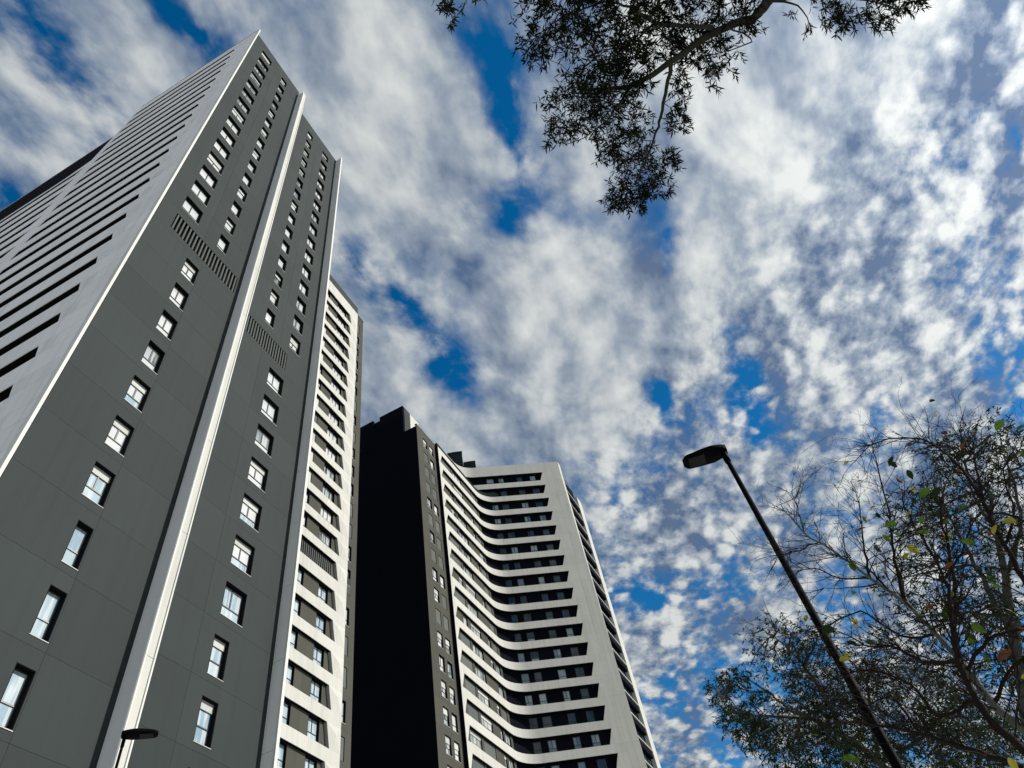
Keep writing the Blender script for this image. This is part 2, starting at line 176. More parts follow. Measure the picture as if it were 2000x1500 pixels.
# ------------------------------------------------------------------ materials
def material(name, base, rough=0.6, spec=0.5, vary=0.0, noise_amt=0.0, noise_scale=0.4, streak=0.0, metallic=0.0, ior=1.5, bump=0.0, bump_scale=30.0):
    m = bpy.data.materials.new(name); m.use_nodes = True
    t = m.node_tree; t.nodes.clear(); N = NT(t)
    out = N.n('ShaderNodeOutputMaterial'); b = N.n('ShaderNodeBsdfPrincipled')
    N.link(b.outputs[0], out.inputs[0])
    b.inputs['Roughness'].default_value = rough; b.inputs['Metallic'].default_value = metallic
    b.inputs['IOR'].default_value = ior; b.inputs['Specular IOR Level'].default_value = spec
    col = tuple(base) + (1,)
    k = None
    if vary:
        oi = N.n('ShaderNodeObjectInfo')
        k = N.m('MULTIPLY_ADD', oi.outputs['Random'], 2 * vary, 1 - vary)
    geo = N.n('ShaderNodeNewGeometry')
    if noise_amt:
        f = N.noise(geo.outputs['Position'], noise_scale, 5.0, 0.55)
        q = N.m('MULTIPLY_ADD', f, 2 * noise_amt, 1 - noise_amt)
        k = q if k is None else N.m('MULTIPLY', k, q)
    if streak:
        mpn = N.n('ShaderNodeMapping'); N.link(geo.outputs['Position'], mpn.inputs['Vector'])
        mpn.inputs['Scale'].default_value = (2.2, 2.2, 0.09)
        f = N.noise(mpn.outputs[0], 1.3, 6.0, 0.6)
        q = N.smooth(f, 0.42, 0.75, 1.0, 1.0 - streak)
        k = q if k is None else N.m('MULTIPLY', k, q)
    if k is None:
        b.inputs['Base Color'].default_value = col
    else:
        sc_ = N.n('ShaderNodeVectorMath', operation='SCALE')
        sc_.inputs[0].default_value = col[:3]; N.link(k, sc_.inputs['Scale'])
        N.link(sc_.outputs[0], b.inputs['Base Color'])
    if bump:
        bm_ = N.n('ShaderNodeBump'); bm_.inputs['Strength'].default_value = bump; bm_.inputs['Distance'].default_value = 0.02
        N.link(N.noise(geo.outputs['Position'], bump_scale, 4.0, 0.6), bm_.inputs['Height'])
        N.link(bm_.outputs[0], b.inputs['Normal'])
    return m

M = {}
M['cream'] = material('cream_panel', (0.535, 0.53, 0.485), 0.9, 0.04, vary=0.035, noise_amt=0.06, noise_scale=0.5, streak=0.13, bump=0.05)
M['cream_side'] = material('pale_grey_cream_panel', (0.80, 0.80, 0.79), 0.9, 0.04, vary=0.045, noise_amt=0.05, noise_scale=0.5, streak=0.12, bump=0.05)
M['grey'] = material('dark_grey_panel', (0.032, 0.040, 0.039), 0.65, 0.10, vary=0.07, noise_amt=0.09, noise_scale=0.3, streak=0.09, bump=0.04)
M['grey_b'] = material('warm_dark_grey_panel', (0.082, 0.081, 0.069), 0.95, 0.04, vary=0.06, noise_amt=0.08, noise_scale=0.4, streak=0.08)
M['black'] = material('shade_black_panel', (0.0065, 0.0070, 0.0125), 0.95, 0.03, vary=0.15, noise_amt=0.12, noise_scale=0.3)  # near black: shade of unlit and recessed cladding is put into the colour
M['joint'] = material('joint_shadow_gap', (0.02, 0.022, 0.022), 0.8, 0.1)
M['body'] = material('structural_core', (0.010, 0.011, 0.012), 0.95, 0.03)
M['trim'] = material('white_metal_trim', (0.66, 0.665, 0.62), 0.8, 0.06, noise_amt=0.06, noise_scale=1.0, streak=0.12)
M['frame'] = material('dark_window_frame', (0.030, 0.036, 0.038), 0.35, 0.5)
M['frame_lt'] = material('pale_window_frame', (0.30, 0.31, 0.30), 0.4, 0.5)
M['slat'] = material('grey_louvre_slat', (0.10, 0.108, 0.10), 0.9, 0.05, vary=0.08)
M['blind'] = material('grey_roller_blind', (0.125, 0.135, 0.125), 0.9, 0.05, vary=0.10, noise_amt=0.05)
M['blind_lt'] = material('pale_roller_blind', (0.50, 0.51, 0.48), 0.9, 0.05, vary=0.12, noise_amt=0.04)
M['soffit'] = material('shade_black_reveal', (0.008, 0.009, 0.010), 0.95, 0.03)  # reveals and undersides near black, their shade painted into the base colour
M['lamp'] = material('black_lamp_paint', (0.0015, 0.0015, 0.002), 0.6, 0.04)
M['led'] = material('lamp_lens', (0.015, 0.015, 0.012), 0.5, 0.1)
M['plant'] = material('dark_roof_plant', (0.012, 0.020, 0.022), 0.9, 0.05)
M['antenna'] = material('antenna_metal', (0.25, 0.25, 0.25), 0.4, 0.5)
M['paving'] = material('paving', (0.45, 0.44, 0.41), 0.9, 0.1, noise_amt=0.2, noise_scale=1.5)
M['asphalt'] = material('asphalt', (0.05, 0.05, 0.052), 0.9, 0.2, noise_amt=0.2, noise_scale=3.0)
M['lawn'] = material('lawn', (0.05, 0.085, 0.03), 0.9, 0.2, noise_amt=0.3, noise_scale=0.6)

def glass(name, cols, rough, ior, curtain=0.0):
    """window pane: coated glass whose base colour holds painted sky reflection, curtain, blind or dark room"""
    m = bpy.data.materials.new(name); m.use_nodes = True
    t = m.node_tree; t.nodes.clear(); N = NT(t)
    out = N.n('ShaderNodeOutputMaterial'); b = N.n('ShaderNodeBsdfPrincipled')
    N.link(b.outputs[0], out.inputs[0])
    b.inputs['Roughness'].default_value = rough; b.inputs['IOR'].default_value = ior
    oi = N.n('ShaderNodeObjectInfo')
    rp = N.n('ShaderNodeValToRGB'); rp.color_ramp.interpolation = 'LINEAR'
    els = rp.color_ramp.elements
    els[0].position = 0.0; els[0].color = tuple(cols[0]) + (1,)
    els[1].position = 1.0; els[1].color = tuple(cols[-1]) + (1,)
    for i, c in enumerate(cols[1:-1]):
        e = els.new((i + 1) / (len(cols) - 1)); e.color = tuple(c) + (1,)
    N.link(oi.outputs['Random'], rp.inputs[0])
    col = rp.outputs[0]
    if curtain:
        tcn = N.n('ShaderNodeTexCoord')
        mpn = N.n('ShaderNodeMapping'); N.link(tcn.outputs['Object'], mpn.inputs['Vector'])
        mpn.inputs['Scale'].default_value = (4.0, 1.0, 0.3)
        rnd = N.m('MULTIPLY', oi.outputs['Random'], 40.0)
        cmb = N.n('ShaderNodeCombineXYZ'); N.link(rnd, cmb.inputs[1])
        vv = N.v('ADD', mpn.outputs[0], cmb.outputs[0])
        f = N.noise(vv, 1.1, 3.0, 0.55)
        col = N.mixc(N.smooth(f, 0.46, 0.60, 0.0, curtain), col, (0.72, 0.74, 0.72, 1))
    N.link(col, b.inputs['Base Color'])
    geo = N.n('ShaderNodeNewGeometry')
    bm_ = N.n('ShaderNodeBump'); bm_.inputs['Strength'].default_value = 0.05; bm_.inputs['Distance'].default_value = 0.02
    N.link(N.noise(geo.outputs['Position'], 1.6, 2.0, 0.5), bm_.inputs['Height'])
    N.link(bm_.outputs[0], b.inputs['Normal'])
    return m
M['pane_white'] = glass('pane_sky_white', [(0.58, 0.60, 0.60), (0.66, 0.67, 0.66)], 0.03, 1.9)  # bright sky mirrored in the glass, painted as a white base colour
M['pane_sky_blue'] = glass('pane_sky_blue_curtain', [(0.24, 0.34, 0.40), (0.34, 0.44, 0.50), (0.46, 0.55, 0.58)], 0.02, 1.9, 0.55)  # pale blue stands in for reflected sky; whiter folds are curtains
M['pane_mixed'] = glass('pane_mixed', [(0.05, 0.06, 0.05), (0.30, 0.33, 0.32), (0.16, 0.20, 0.22), (0.55, 0.57, 0.55)], 0.03, 1.9, 0.6)
M['pane_dark'] = glass('pane_of_dark_room', [(0.008, 0.012, 0.016), (0.02, 0.04, 0.055), (0.03, 0.05, 0.06)], 0.03, 1.6)
M['pane_pale'] = glass('pane_with_pale_blind', [(0.10, 0.17, 0.24), (0.24, 0.30, 0.33), (0.36, 0.42, 0.42)], 0.04, 1.7)

# ------------------------------------------------------------------ object helpers
def tag(o, label=None, cat=None, group=None, kind=None):
    if label: o['label'] = label
    if cat: o['category'] = cat
    if group: o['group'] = group
    if kind: o['kind'] = kind
    return o
def thing(name, loc, label, cat, group=None):
    o = bpy.data.objects.new(name, None); coll.objects.link(o)
    o.location = loc; o.empty_display_size = 0.5
    return tag(o, label, cat, group)
def mesh_of(name, verts, faces, mats, idx=None, smooth=False):
    me = bpy.data.meshes.new(name); me.from_pydata(verts, [], faces)
    for m in (mats if isinstance(mats, (list, tuple)) else [mats]): me.materials.append(m)
    if idx is not None: me.polygons.foreach_set('material_index', idx)
    if smooth: me.polygons.foreach_set('use_smooth', [True] * len(me.polygons))
    me.update(); return me
def link_obj(name, me, parent=None, loc=(0, 0, 0), rz=0.0, kind=None):
    o = bpy.data.objects.new(name, me); coll.objects.link(o)
    if parent is not None: o.parent = parent
    o.location = loc; o.rotation_euler = (0, 0, rz)
    if kind: o['kind'] = kind
    return o

class Geo:
    """collects solids in one local frame"""
    def __init__(s): s.v = []; s.f = []
    def box(s, x0, x1, y0, y1, z0, z1):
        n = len(s.v)
        s.v += [(x0, y0, z0), (x1, y0, z0), (x1, y1, z0), (x0, y1, z0), (x0, y0, z1), (x1, y0, z1), (x1, y1, z1), (x0, y1, z1)]
        s.f += [tuple(n + i for i in q) for q in ((3, 2, 1, 0), (4, 5, 6, 7), (0, 1, 5, 4), (1, 2, 6, 5), (2, 3, 7, 6), (3, 0, 4, 7))]
        return s
    def prism(s, poly, y0, y1):
        """poly: (x, z) outline, extruded from y0 (back) to y1 (front)"""
        n = len(s.v); k = len(poly)
        area = sum(poly[i][0] * poly[(i + 1) % k][1] - poly[(i + 1) % k][0] * poly[i][1] for i in range(k))
        if area > 0: poly = poly[::-1]
        s.v += [(x, y1, z) for x, z in poly] + [(x, y0, z) for x, z in poly]
        s.f.append(tuple(n + i for i in range(k))); s.f.append(tuple(n + 2 * k - 1 - i for i in range(k)))
        for i in range(k):
            j = (i + 1) % k
            s.f.append((n + i, n + k + i, n + k + j, n + j))
        return s
    def tube(s, pts, rads, sides=6, cap=True):
        n0 = len(s.v); prev = None
        P = [Vector(p) for p in pts]
        for i, p in enumerate(P):
            t = (P[min(i + 1, len(P) - 1)] - P[max(i - 1, 0)]).normalized()
            if prev is None:
                a = t.orthogonal().normalized()
            else:
                a = (prev - t * prev.dot(t)); a = a.normalized() if a.length > 1e-6 else t.orthogonal().normalized()
            prev = a; b = t.cross(a)
            for k in range(sides):
                an = 2 * math.pi * k / sides
                q = p + (a * math.cos(an) + b * math.sin(an)) * rads[i]
                s.v.append((q.x, q.y, q.z))
        for i in range(len(P) - 1):
            for k in range(sides):
                k2 = (k + 1) % sides
                s.f.append((n0 + i * sides + k, n0 + i * sides + k2, n0 + (i + 1) * sides + k2, n0 + (i + 1) * sides + k))
        if cap:
            s.f.append(tuple(n0 + k for k in reversed(range(sides))))
            s.f.append(tuple(n0 + (len(P) - 1) * sides + k for k in range(sides)))
        return s
    def mesh(s, name, mat, smooth=False): return mesh_of(name, s.v, s.f, mat, smooth=smooth)

class Facade:
    """a vertical plane: s runs along it, z up, b outwards.  Local x = -s, y = b, z = z."""
    def __init__(f, root, ox, oy, nx, ny):
        f.root = root; f.o = (ox, oy); f.n = (nx, ny); f.u = (ny, -nx)
        f.rz = math.atan2(f.u[1], f.u[0])
        rl = root.location
        f.base = (ox - rl.x, oy - rl.y, EYE)
    def put(f, name, me, s=0.0, b=0.0, z=0.0, parent=None, kind=None):
        lx = -s
        loc = (f.base[0] + f.u[0] * lx + f.n[0] * b, f.base[1] + f.u[1] * lx + f.n[1] * b, EYE + z)
        return link_obj(name, me, f.root if parent is None else parent, loc, f.rz, kind)
    def prism(f, name, mat, poly, b0, b1, kind=None):
        """poly in (s, z); placed about its own first corner so that the object's origin is on it"""
        s0, z0 = poly[0]
        g = Geo().prism([(-(s - s0), z - z0) for s, z in poly], b0, b1)
        return f.put(name, g.mesh(name, mat), s0, 0, z0, kind=kind)
    def rect(f, name, mat, s0, s1, z0, z1, b0, b1, kind=None):
        return f.prism(name, mat, [(s0, z0), (s1, z0), (s1, z1), (s0, z1)], b0, b1, kind)
    def panel(f, name, mat, s0, s1, z0, z1, holes, t=0.05, b=0.0, gap=0.010):
        """one cladding panel with rectangular window holes; only outer faces are made"""
        s0 += gap / 2; s1 -= gap / 2; z0 += gap / 2; z1 -= gap / 2
        hs = [(max(a, s0), min(c, s1), max(d, z0), min(e, z1)) for a, c, d, e in holes]
        hs = [h for h in hs if h[1] - h[0] > 0.01 and h[3] - h[2] > 0.01]
        S = sorted(set([s0, s1] + [x for h in hs for x in h[:2]])); Z = sorted(set([z0, z1] + [x for h in hs for x in h[2:]]))
        S = [x for i, x in enumerate(S) if i == 0 or x - S[i - 1] > 1e-4]; Z = [x for i, x in enumerate(Z) if i == 0 or x - Z[i - 1] > 1e-4]
        nx, nz = len(S) - 1, len(Z) - 1
        solid = [[not any(h[0] < (S[i] + S[i + 1]) / 2 < h[1] and h[2] < (Z[j] + Z[j + 1]) / 2 < h[3] for h in hs) for j in range(nz)] for i in range(nx)]
        if not any(any(r) for r in solid): return None
        v = []; fc = []; ix = {}
        def V(i, j, k):
            key = (i, j, k)
            if key not in ix:
                ix[key] = len(v); v.append((-(S[i] - s0), b if k else b - t, Z[j] - z0))
            return ix[key]
        for i in range(nx):
            for j in range(nz):
                if not solid[i][j]: continue
                fc.append((V(i, j, 1), V(i, j + 1, 1), V(i + 1, j + 1, 1), V(i + 1, j, 1))[::-1])
                for di, dj, e in ((-1, 0, ((i, j), (i, j + 1))), (1, 0, ((i + 1, j + 1), (i + 1, j))), (0, -1, ((i + 1, j), (i, j))), (0, 1, ((i, j + 1), (i + 1, j + 1)))):
                    a, c = i + di, j + dj
                    if 0 <= a < nx and 0 <= c < nz and solid[a][c]: continue
                    (p, q), (r2, w) = e
                    fc.append((V(p, q, 1), V(r2, w, 1), V(r2, w, 0), V(p, q, 0)))
        # local x = -s mirrors the outline, so turn the winding
        fc = [tuple(reversed(q)) for q in fc]
        me = mesh_of(name, v, fc, mat)
        return f.put(name, me, s0, 0, z0)

_cache = {}
def cached(key, fn):
    if key not in _cache: _cache[key] = fn()
    return _cache[key]

def window(F, s0, s1, z0, z1, depth=0.26, layout='double', lower=0.38, pane='pane_white', lining='soffit', frame='frame', fw=0.055, b=0.0, sill=True, pane_low=None, blind=None, rng=random):
    """window part: reveal lining with shade put into its colour; sub-parts frame, panes, sill and sometimes a half-drawn blind.
    local x: -(s) from the s0 side; z up from the opening's bottom"""
    w = round(s1 - s0, 2); h = round(z1 - z0, 2)
    def lin():
        t = 0.03; g = Geo()
        g.box(-w, 0, -depth - 0.02, -0.004, h - t, h - 0.002)
        g.box(-w, 0, -depth - 0.02, -0.004, 0.002, t)
        g.box(-t, -0.002, -depth - 0.02, -0.004, t, h - t); g.box(-w + 0.002, -w + t, -depth - 0.02, -0.004, t, h - t)
        return g.mesh('window', M[lining])
    root = F.put('window', cached(('lin', w, h, depth, lining), lin), s0, b, z0)
    if blind == 'closed' or blind == 'closed_light':
        def bl():
            g = Geo(); n = max(6, int(h / 0.16)); 
            for i in range(n):
                a = 0.03 + (h - 0.06) * i / n
                g.box(-w + 0.04, -0.04, -0.09, -0.055 - 0.006 * (i % 2), a, a + (h - 0.06) / n - 0.006)
            return g.mesh('blind', M['blind' if blind == 'closed' else 'blind_lt'])
        link_obj('blind', cached(('bl', w, h, blind), bl), root)
        return root
    t = 0.03
    x0, x1 = -w + t, -t
    ztr = h * lower
    def fr():
        g = Geo(); y0, y1 = -depth, -depth + 0.06
        g.box(x0, x0 + fw, y0, y1, t, h - t); g.box(x1 - fw, x1, y0, y1, t, h - t)
        g.box(x0 + fw, x1 - fw, y0, y1, t, t + fw); g.box(x0 + fw, x1 - fw, y0, y1, h - t - fw, h - t)
        ns = {'single': 1, 'double': 2, 'triple': 3}[layout]
        if lower > 0: g.box(x0 + fw, x1 - fw, y0 + 0.002, y1 + 0.012, ztr - fw / 2, ztr + fw / 2)
        zb = ztr + fw / 2 if lower > 0 else t + fw
        for i in range(1, ns):
            xm = x0 + (x1 - x0) * i / ns
            g.box(xm - fw * .75, xm + fw * .75, y0 + 0.004, y1 + 0.008, zb, h - t - fw)
        return g.mesh('frame', M[frame])
    link_obj('frame', cached(('fr', w, h, depth, layout, lower, frame, fw), fr), root)
    ns = {'single': 1, 'double': 2, 'triple': 3}[layout]
    zb = ztr + fw / 2 if lower > 0 else t + fw
    for i in range(ns):
        xa = x0 + (x1 - x0) * i / ns + (fw if i == 0 else fw * .75); xb = x0 + (x1 - x0) * (i + 1) / ns - (fw if i == ns - 1 else fw * .75)
        dx = round(xb - xa, 3); dz = round(h - t - fw - zb, 3)
        me = cached(('pn', dx, dz, pane), lambda: Geo().box(0, dx, 0, 0.012, 0, dz).mesh('pane', M[pane]))
        link_obj('pane', me, root, (xa, -depth + 0.022, zb))
    if lower > 0:
        dx = round(x1 - x0 - 2 * fw, 3); dz = round(ztr - fw / 2 - t - fw, 3)
        pl = pane_low or pane
        me = cached(('pn', dx, dz, pl), lambda: Geo().box(0, dx, 0, 0.012, 0, dz).mesh('pane', M[pl]))
        link_obj('pane', me, root, (x0 + fw, -depth + 0.022, t + fw))
    if sill:
        me = cached(('sl', w), lambda: Geo().box(-w - 0.01, 0.01, -0.10, 0.03, -0.022, 0.0).mesh('sill', M['trim']))
        link_obj('sill', me, root)
    if isinstance(blind, float):
        hb = round(h * blind, 2)
        me = cached(('hb', w, hb), lambda: Geo().box(x0 + 0.01, x1 - 0.01, -depth + 0.075, -depth + 0.10, 0, hb).mesh('blind', M['blind_lt']))
        link_obj('blind', me, root, (0, 0, h - t - hb))
    return root

def louvre(F, s0, s1, z0, z1, n, depth=0.26, b=0.0, fin=0.05):
    """louvred opening: back plate, then n upright slats as sub-parts"""
    w = s1 - s0; h = z1 - z0
    g = Geo().box(-w, 0, -depth - 0.03, -depth, 0, h)
    g.box(-w, 0, -depth, -0.004, h - 0.03, h - 0.002).box(-w, 0, -depth, -0.004, 0.002, 0.03)
    root = F.put('louvre', g.mesh('louvre', M['soffit']), s0, b, z0)
    me = Geo().box(-fin / 2 - 0.03, fin / 2 + 0.03, -0.13, -0.012, 0.03, h - 0.03).mesh('slat', M['slat'])
    for i in range(n):
        link_obj('slat', me, root, (-w * (i + 0.55) / n, 0, 0))
    return root

# ------------------------------------------------------------------ the ground
def sheet(name, x0, x1, y0, y1, z, mat, res=1):
    me = mesh_of(name, [(x0, y0, z), (x1, y0, z), (x1, y1, z), (x0, y1, z)], [(0, 1, 2, 3)], mat)
    o = link_obj(name, me); o['kind'] = 'structure'; return o
sheet('ground', -2500, 2500, -2500, 2500, -0.03, M['paving'])  # unseen ground, paving instead of lawn, kept pale to bounce light onto shaded walls
sheet('lawn', 16.5, 60, -120, 300, -0.015, M['lawn'])
g = Geo().box(-21.9, 4.5, -30, 120, -0.02, 0.0); link_obj('pavement', g.mesh('pavement', M['paving']))['kind'] = 'structure'
g = Geo().box(4.5, 4.7, -30, 120, -0.02, 0.0); link_obj('kerb', g.mesh('kerb', M['cream']))['kind'] = 'structure'
g = Geo().box(7.2, 16.0, -120, 300, -0.02, -0.012); link_obj('road', g.mesh('road', M['asphalt']))['kind'] = 'structure'

# ------------------------------------------------------------------ left tower
rng = random.Random(11)
T1 = thing('apartment_tower', (-31.5, 17.0, 0), 'dark grey tower at the left with a pale fin and a black-striped cream side wall', 'apartment tower')
def world_box(root, name, mat, x0, x1, y0, y1, z0, z1):
    rl = root.location
    g = Geo().box(x0 - rl.x, x1 - rl.x, y0 - rl.y, y1 - rl.y, z0 + EYE, z1 + EYE)
    return link_obj(name, g.mesh(name, M[mat]), root)
GB = -EYE     # ground in camera-relative heights
world_box(T1, 'core', 'body', -40.5, -22.34, 9.25, 16.45, GB, 90.1)
world_box(T1, 'core', 'body', -40.5, -23.54, 16.45, 25.2, GB, 90.1)
world_box(T1, 'core', 'body', -62.0, -40.52, 9.25, 25.2, GB, 76.0)
P1 = Facade(T1, -22.0, 0, 1, 0); P2 = Facade(T1, -23.2, 0, 1, 0)
def holes_hit(holes, s0, s1, z0, z1): return [h for h in holes if h[1] > s0 and h[0] < s1 and h[3] > z0 and h[2] < z1]
wins = []
for k in range(15):
    z1 = 47.93 + 2.88 * k
    wins.append((P1, 10.25, 11.73, z1 - 1.85, z1, 'double', 0.36)); wins.append((P1, 13.48, 14.34, z1 - 1.88, z1, 'single', 0.40))
    wins.append((P2, 19.82, 20.73, z1 - 1.85, z1, 'single', 0.36)); wins.append((P2, 22.60, 23.75, z1 - 1.86, z1, 'double', 0.36))
for k in range(14):
    z1 = 41.86 - 3.02 * k
    if k < 7:
        wins.append((P1, 11.94, 12.99, z1 - 1.89, z1, 'double', 0.40)); wins.append((P2, 21.15, 22.66, z1 - 1.90, z1, 'double', 0.38))
    else:
        wins.append((P1, 12.26, 12.99, z1 - 1.98, z1, 'single', 0.42)); wins.append((P2, 21.08, 22.07, z1 - 1.98, z1, 'single', 0.42))
H1 = [(a, b, c, d) for F, a, b, c, d, l, q in wins if F is P1] + [(10.2, 15.79, 43.08, 45.03)]
H2 = [(a, b, c, d) for F, a, b, c, d, l, q in wins if F is P2] + [(17.55, 22.59, 42.98, 44.98)]
for F, a, b, c, d, lay, low in wins:
    if d > 24 : pn = 'pane_white'
    else: pn = 'pane_sky_blue'
    pl = pn
    if 24 < d < 31 and rng.random() < .5: pl = 'pane_sky_blue'
    if d > 70: pn = rng.choice(['pane_white', 'pane_mixed', 'pane_mixed']); pl = pn if rng.random() < .5 else 'pane_mixed'
    bl = None
    q_ = rng.random()
    if q_ < .16: bl = 0.2
    elif q_ < .22: bl = 0.36
    if pn == 'pane_white' and rng.random() < .12: pn = 'pane_mixed'
    window(F, a, b, c, d, 0.31, lay, low, pn, pane_low=pl, fw=0.05, blind=bl)
louvre(P1, 10.2, 15.79, 43.08, 45.03, 20, 0.30); louvre(P2, 17.55, 22.59, 42.98, 44.98, 20, 0.30)
# cladding, storey by storey
zj = [90.4] + [45.6 + 2.88 * (k + 0.0) for k in range(15, -1, -1)] + [42.55 - 3.02 * k for k in range(14)] + [GB]
zj = sorted(set(round(z, 3) for z in zj if GB <= z <= 90.4), reverse=True)
for i in range(len(zj) - 1):
    z1, z0 = zj[i], zj[i + 1]
    up = z0 > 42
    cut1 = [9.02, 12.5 if up else 13.05, 16.28]; cut2 = [16.6, 21.6 if up else 20.2, 25.12]
    for j in range(2):
        P1.panel('panel', M['grey'], cut1[j], cut1[j + 1], z0, z1, holes_hit(H1, cut1[j], cut1[j + 1], z0, z1))
        P2.panel('panel', M['grey'], cut2[j], cut2[j + 1], z0, z1, holes_hit(H2, cut2[j], cut2[j + 1], z0, z1))
P1.rect('roof_coping', M['frame'], 9.02, 16.2, 90.4, 90.55, -0.35, 0.02)
P2.rect('roof_coping', M['frame'], 16.7, 25.12, 90.4, 90.55, -0.35, 0.02)
# the pale fin between the two halves, in storey-high pieces, and the pale end pier
ztop = 90.0
z = GB; i = 0
while z < 89.2:
    z2 = min(z + 6.04, 89.4)
    P1.rect('fin_panel', M['cream'], 16.235, 16.68, z + 0.01, z2 - 0.01, -1.2, 0.765)
    z = z2
for i in range(16):
    za, zb2 = GB + 6.04 * i + .006, GB + 6.04 * (i + 1) - .006
    if za < 89: P1.rect('fin_edge', M['trim'], 16.20, 16.275, za, min(zb2, 89.5), -0.25, 0.82)
    if za < 85: P1.rect('fin_edge', M['trim'], 16.64, 16.705, za, min(zb2, 85.2), -1.2, 0.82)
P1.rect('fin_cheek', M['cream_side'], 16.185, 16.232, GB, 89.4, -0.2, 0.79)
z = GB
while z < 90:
    z2 = min(z + 4.53, 90.7)
    P2.rect('pier_panel', M['cream_side'], 25.12, 25.34, z + 0.012, z2 - 0.012, -0.9, 0.70)
    z = z2
P2.rect('pier_edge', M['trim'], 25.105, 25.30, GB, 90.9, 0.70, 0.80)
# near corner: the end grain of the cream side wall
P1.rect('corner_trim', M['trim'], 8.845, 8.985, GB, 92.6, -0.30, 0.03)
# cream side wall with long black strips (faces the camera)
SF = Facade(T1, 0, 8.85, 0, -1)     # s = x
tops = [90.36, 87.35, 84.46, 81.46, 78.51, 75.66, 72.83, 69.88, 67.04, 64.15, 61.2, 58.25, 55.3, 52.33] + [49.40 - 3.06 * k for k in range(16)]
tops = [t for t in tops if t > 3]
tops = [t + 0.08 for t in tops]
sh = 1.24
zhi = 92.9
def left_edge(z):      # outline of the tall cream wall on its left
    return -39.35 - (93.0 - z) * 0.095 if z > 77 else -40.87
SG = Facade(T1, 0, 9.12, 0, -1)
for k, zt in enumerate(tops):
    zb = zt - sh
    top_lim = zhi if k == 0 else tops[k - 1] - sh
    # band above the strip, cut into panels
    xl = left_edge((top_lim + zt) / 2)
    xs = [-22.32, -25.9, -29.4, -33.0, -36.6]
    if zt < 76: xs += [-40.3, -44.0, -47.7, -51.4, -55.1, -58.8, -62.0]
    else: xs += [None]
    for a, b in zip(xs[:-1], xs[1:]):
        if b is None: poly = [(left_edge(zt), zt), (left_edge(top_lim), top_lim), (a - 0.012, top_lim), (a - 0.012, zt)]
        else: poly = [(b, zt + .0), (b, top_lim if not (b < -40.5 and k == 5) else min(top_lim, 76.35)), (a - 0.012, top_lim if not (a < -40.5 and k == 5) else min(top_lim, 76.35)), (a - 0.012, zt)]
        SF.prism('panel', M['cream_side'], poly, -0.03, 0.0)
    # strip-level end pieces with slanted edges
    SF.prism('panel', M['cream_side'], [(-25.28, zt - 0.022), (-24.92, zb + 0.022), (-22.32, zb + 0.022), (-22.32, zt - 0.022)], -0.03, 0.0)
    xo = left_edge(zt); xo2 = left_edge(zb)
    if zt > 76.5:
        SF.prism('panel', M['cream_side'], [(xo, zt - 0.022), (xo2, zb + 0.022), (-39.72, zb + 0.022), (-39.34, zt - 0.022)] if xo < -39.4 else [(xo2 - .01, zb + 0.022), (-39.72, zb + 0.022), (-39.34, zt - 0.022), (-39.42, zt - 0.022)], -0.03, 0.0)
    else:
        SF.prism('panel', M['cream_side'], [(-41.0, zt - 0.022), (-41.9, zb + 0.022), (-39.72, zb + 0.022), (-39.34, zt - 0.022)], -0.03, 0.0)
        SF.prism('panel', M['cream_side'], [(-62.0, zt - 0.022), (-62.0, zb + 0.022), (-61.0, zb + 0.022), (-61.0, zt - 0.022)], -0.03, 0.0)
    # recessed strip bays and soffit, both with shade put into their near-black colour
    g = -24.8; end = -39.9 if zt > 76.5 else -61.3
    while g > end:
        g2 = max(g - 2.45, end)
        me = cached(('bay', round(g - g2, 2)), lambda: Geo().box(0, g - g2 - 0.03, -0.03, 0.0, 0, sh + 0.36).mesh('strip_bay', M['black']))
        SG.put('strip_bay', me, g, -0.14, zb - 0.18)
        g = g2
    SF.rect('strip_soffit', M['soffit'], end, -24.85, zt + 0.002, zt + 0.08, -0.40, -0.032)  # dark underside, shade given by colour
    # fine ribs beside the strip's end
    gg = Geo()
    for q in range(9): gg.box(q * 0.1, q * 0.1 + 0.03, 0.0, 0.012, 0.06, sh - 0.02)
    SF.put('ribbed_panel', gg.mesh('ribbed_panel', M['cream_side']), -23.95, 0.0, zb, kind='stuff')
zl = tops[-1] - sh
SF.rect('plinth', M['cream_side'], -62.0, -22.32, GB, zl, -0.12, 0.0)
SK = Facade(T1, 0, 9.0, 0, -1)
SK.prism('penthouse_wall', M['black'], [(-62, 76.36), (-62, 84.6), (-40.3, 85.3), (-38.5, 85.3), (-38.5, 76.36)], -0.2, -0.05)
SK.prism('roof_coping', M['trim'], [(-62, 84.62), (-62, 84.72), (-40.4, 85.42), (-40.4, 85.32)], -0.25, -0.02)
SF.prism('roof_coping', M['frame'], [(-39.36, 92.92), (-39.36, 93.05), (-22.32, 93.05), (-22.32, 92.92)], -0.2, 0.02)

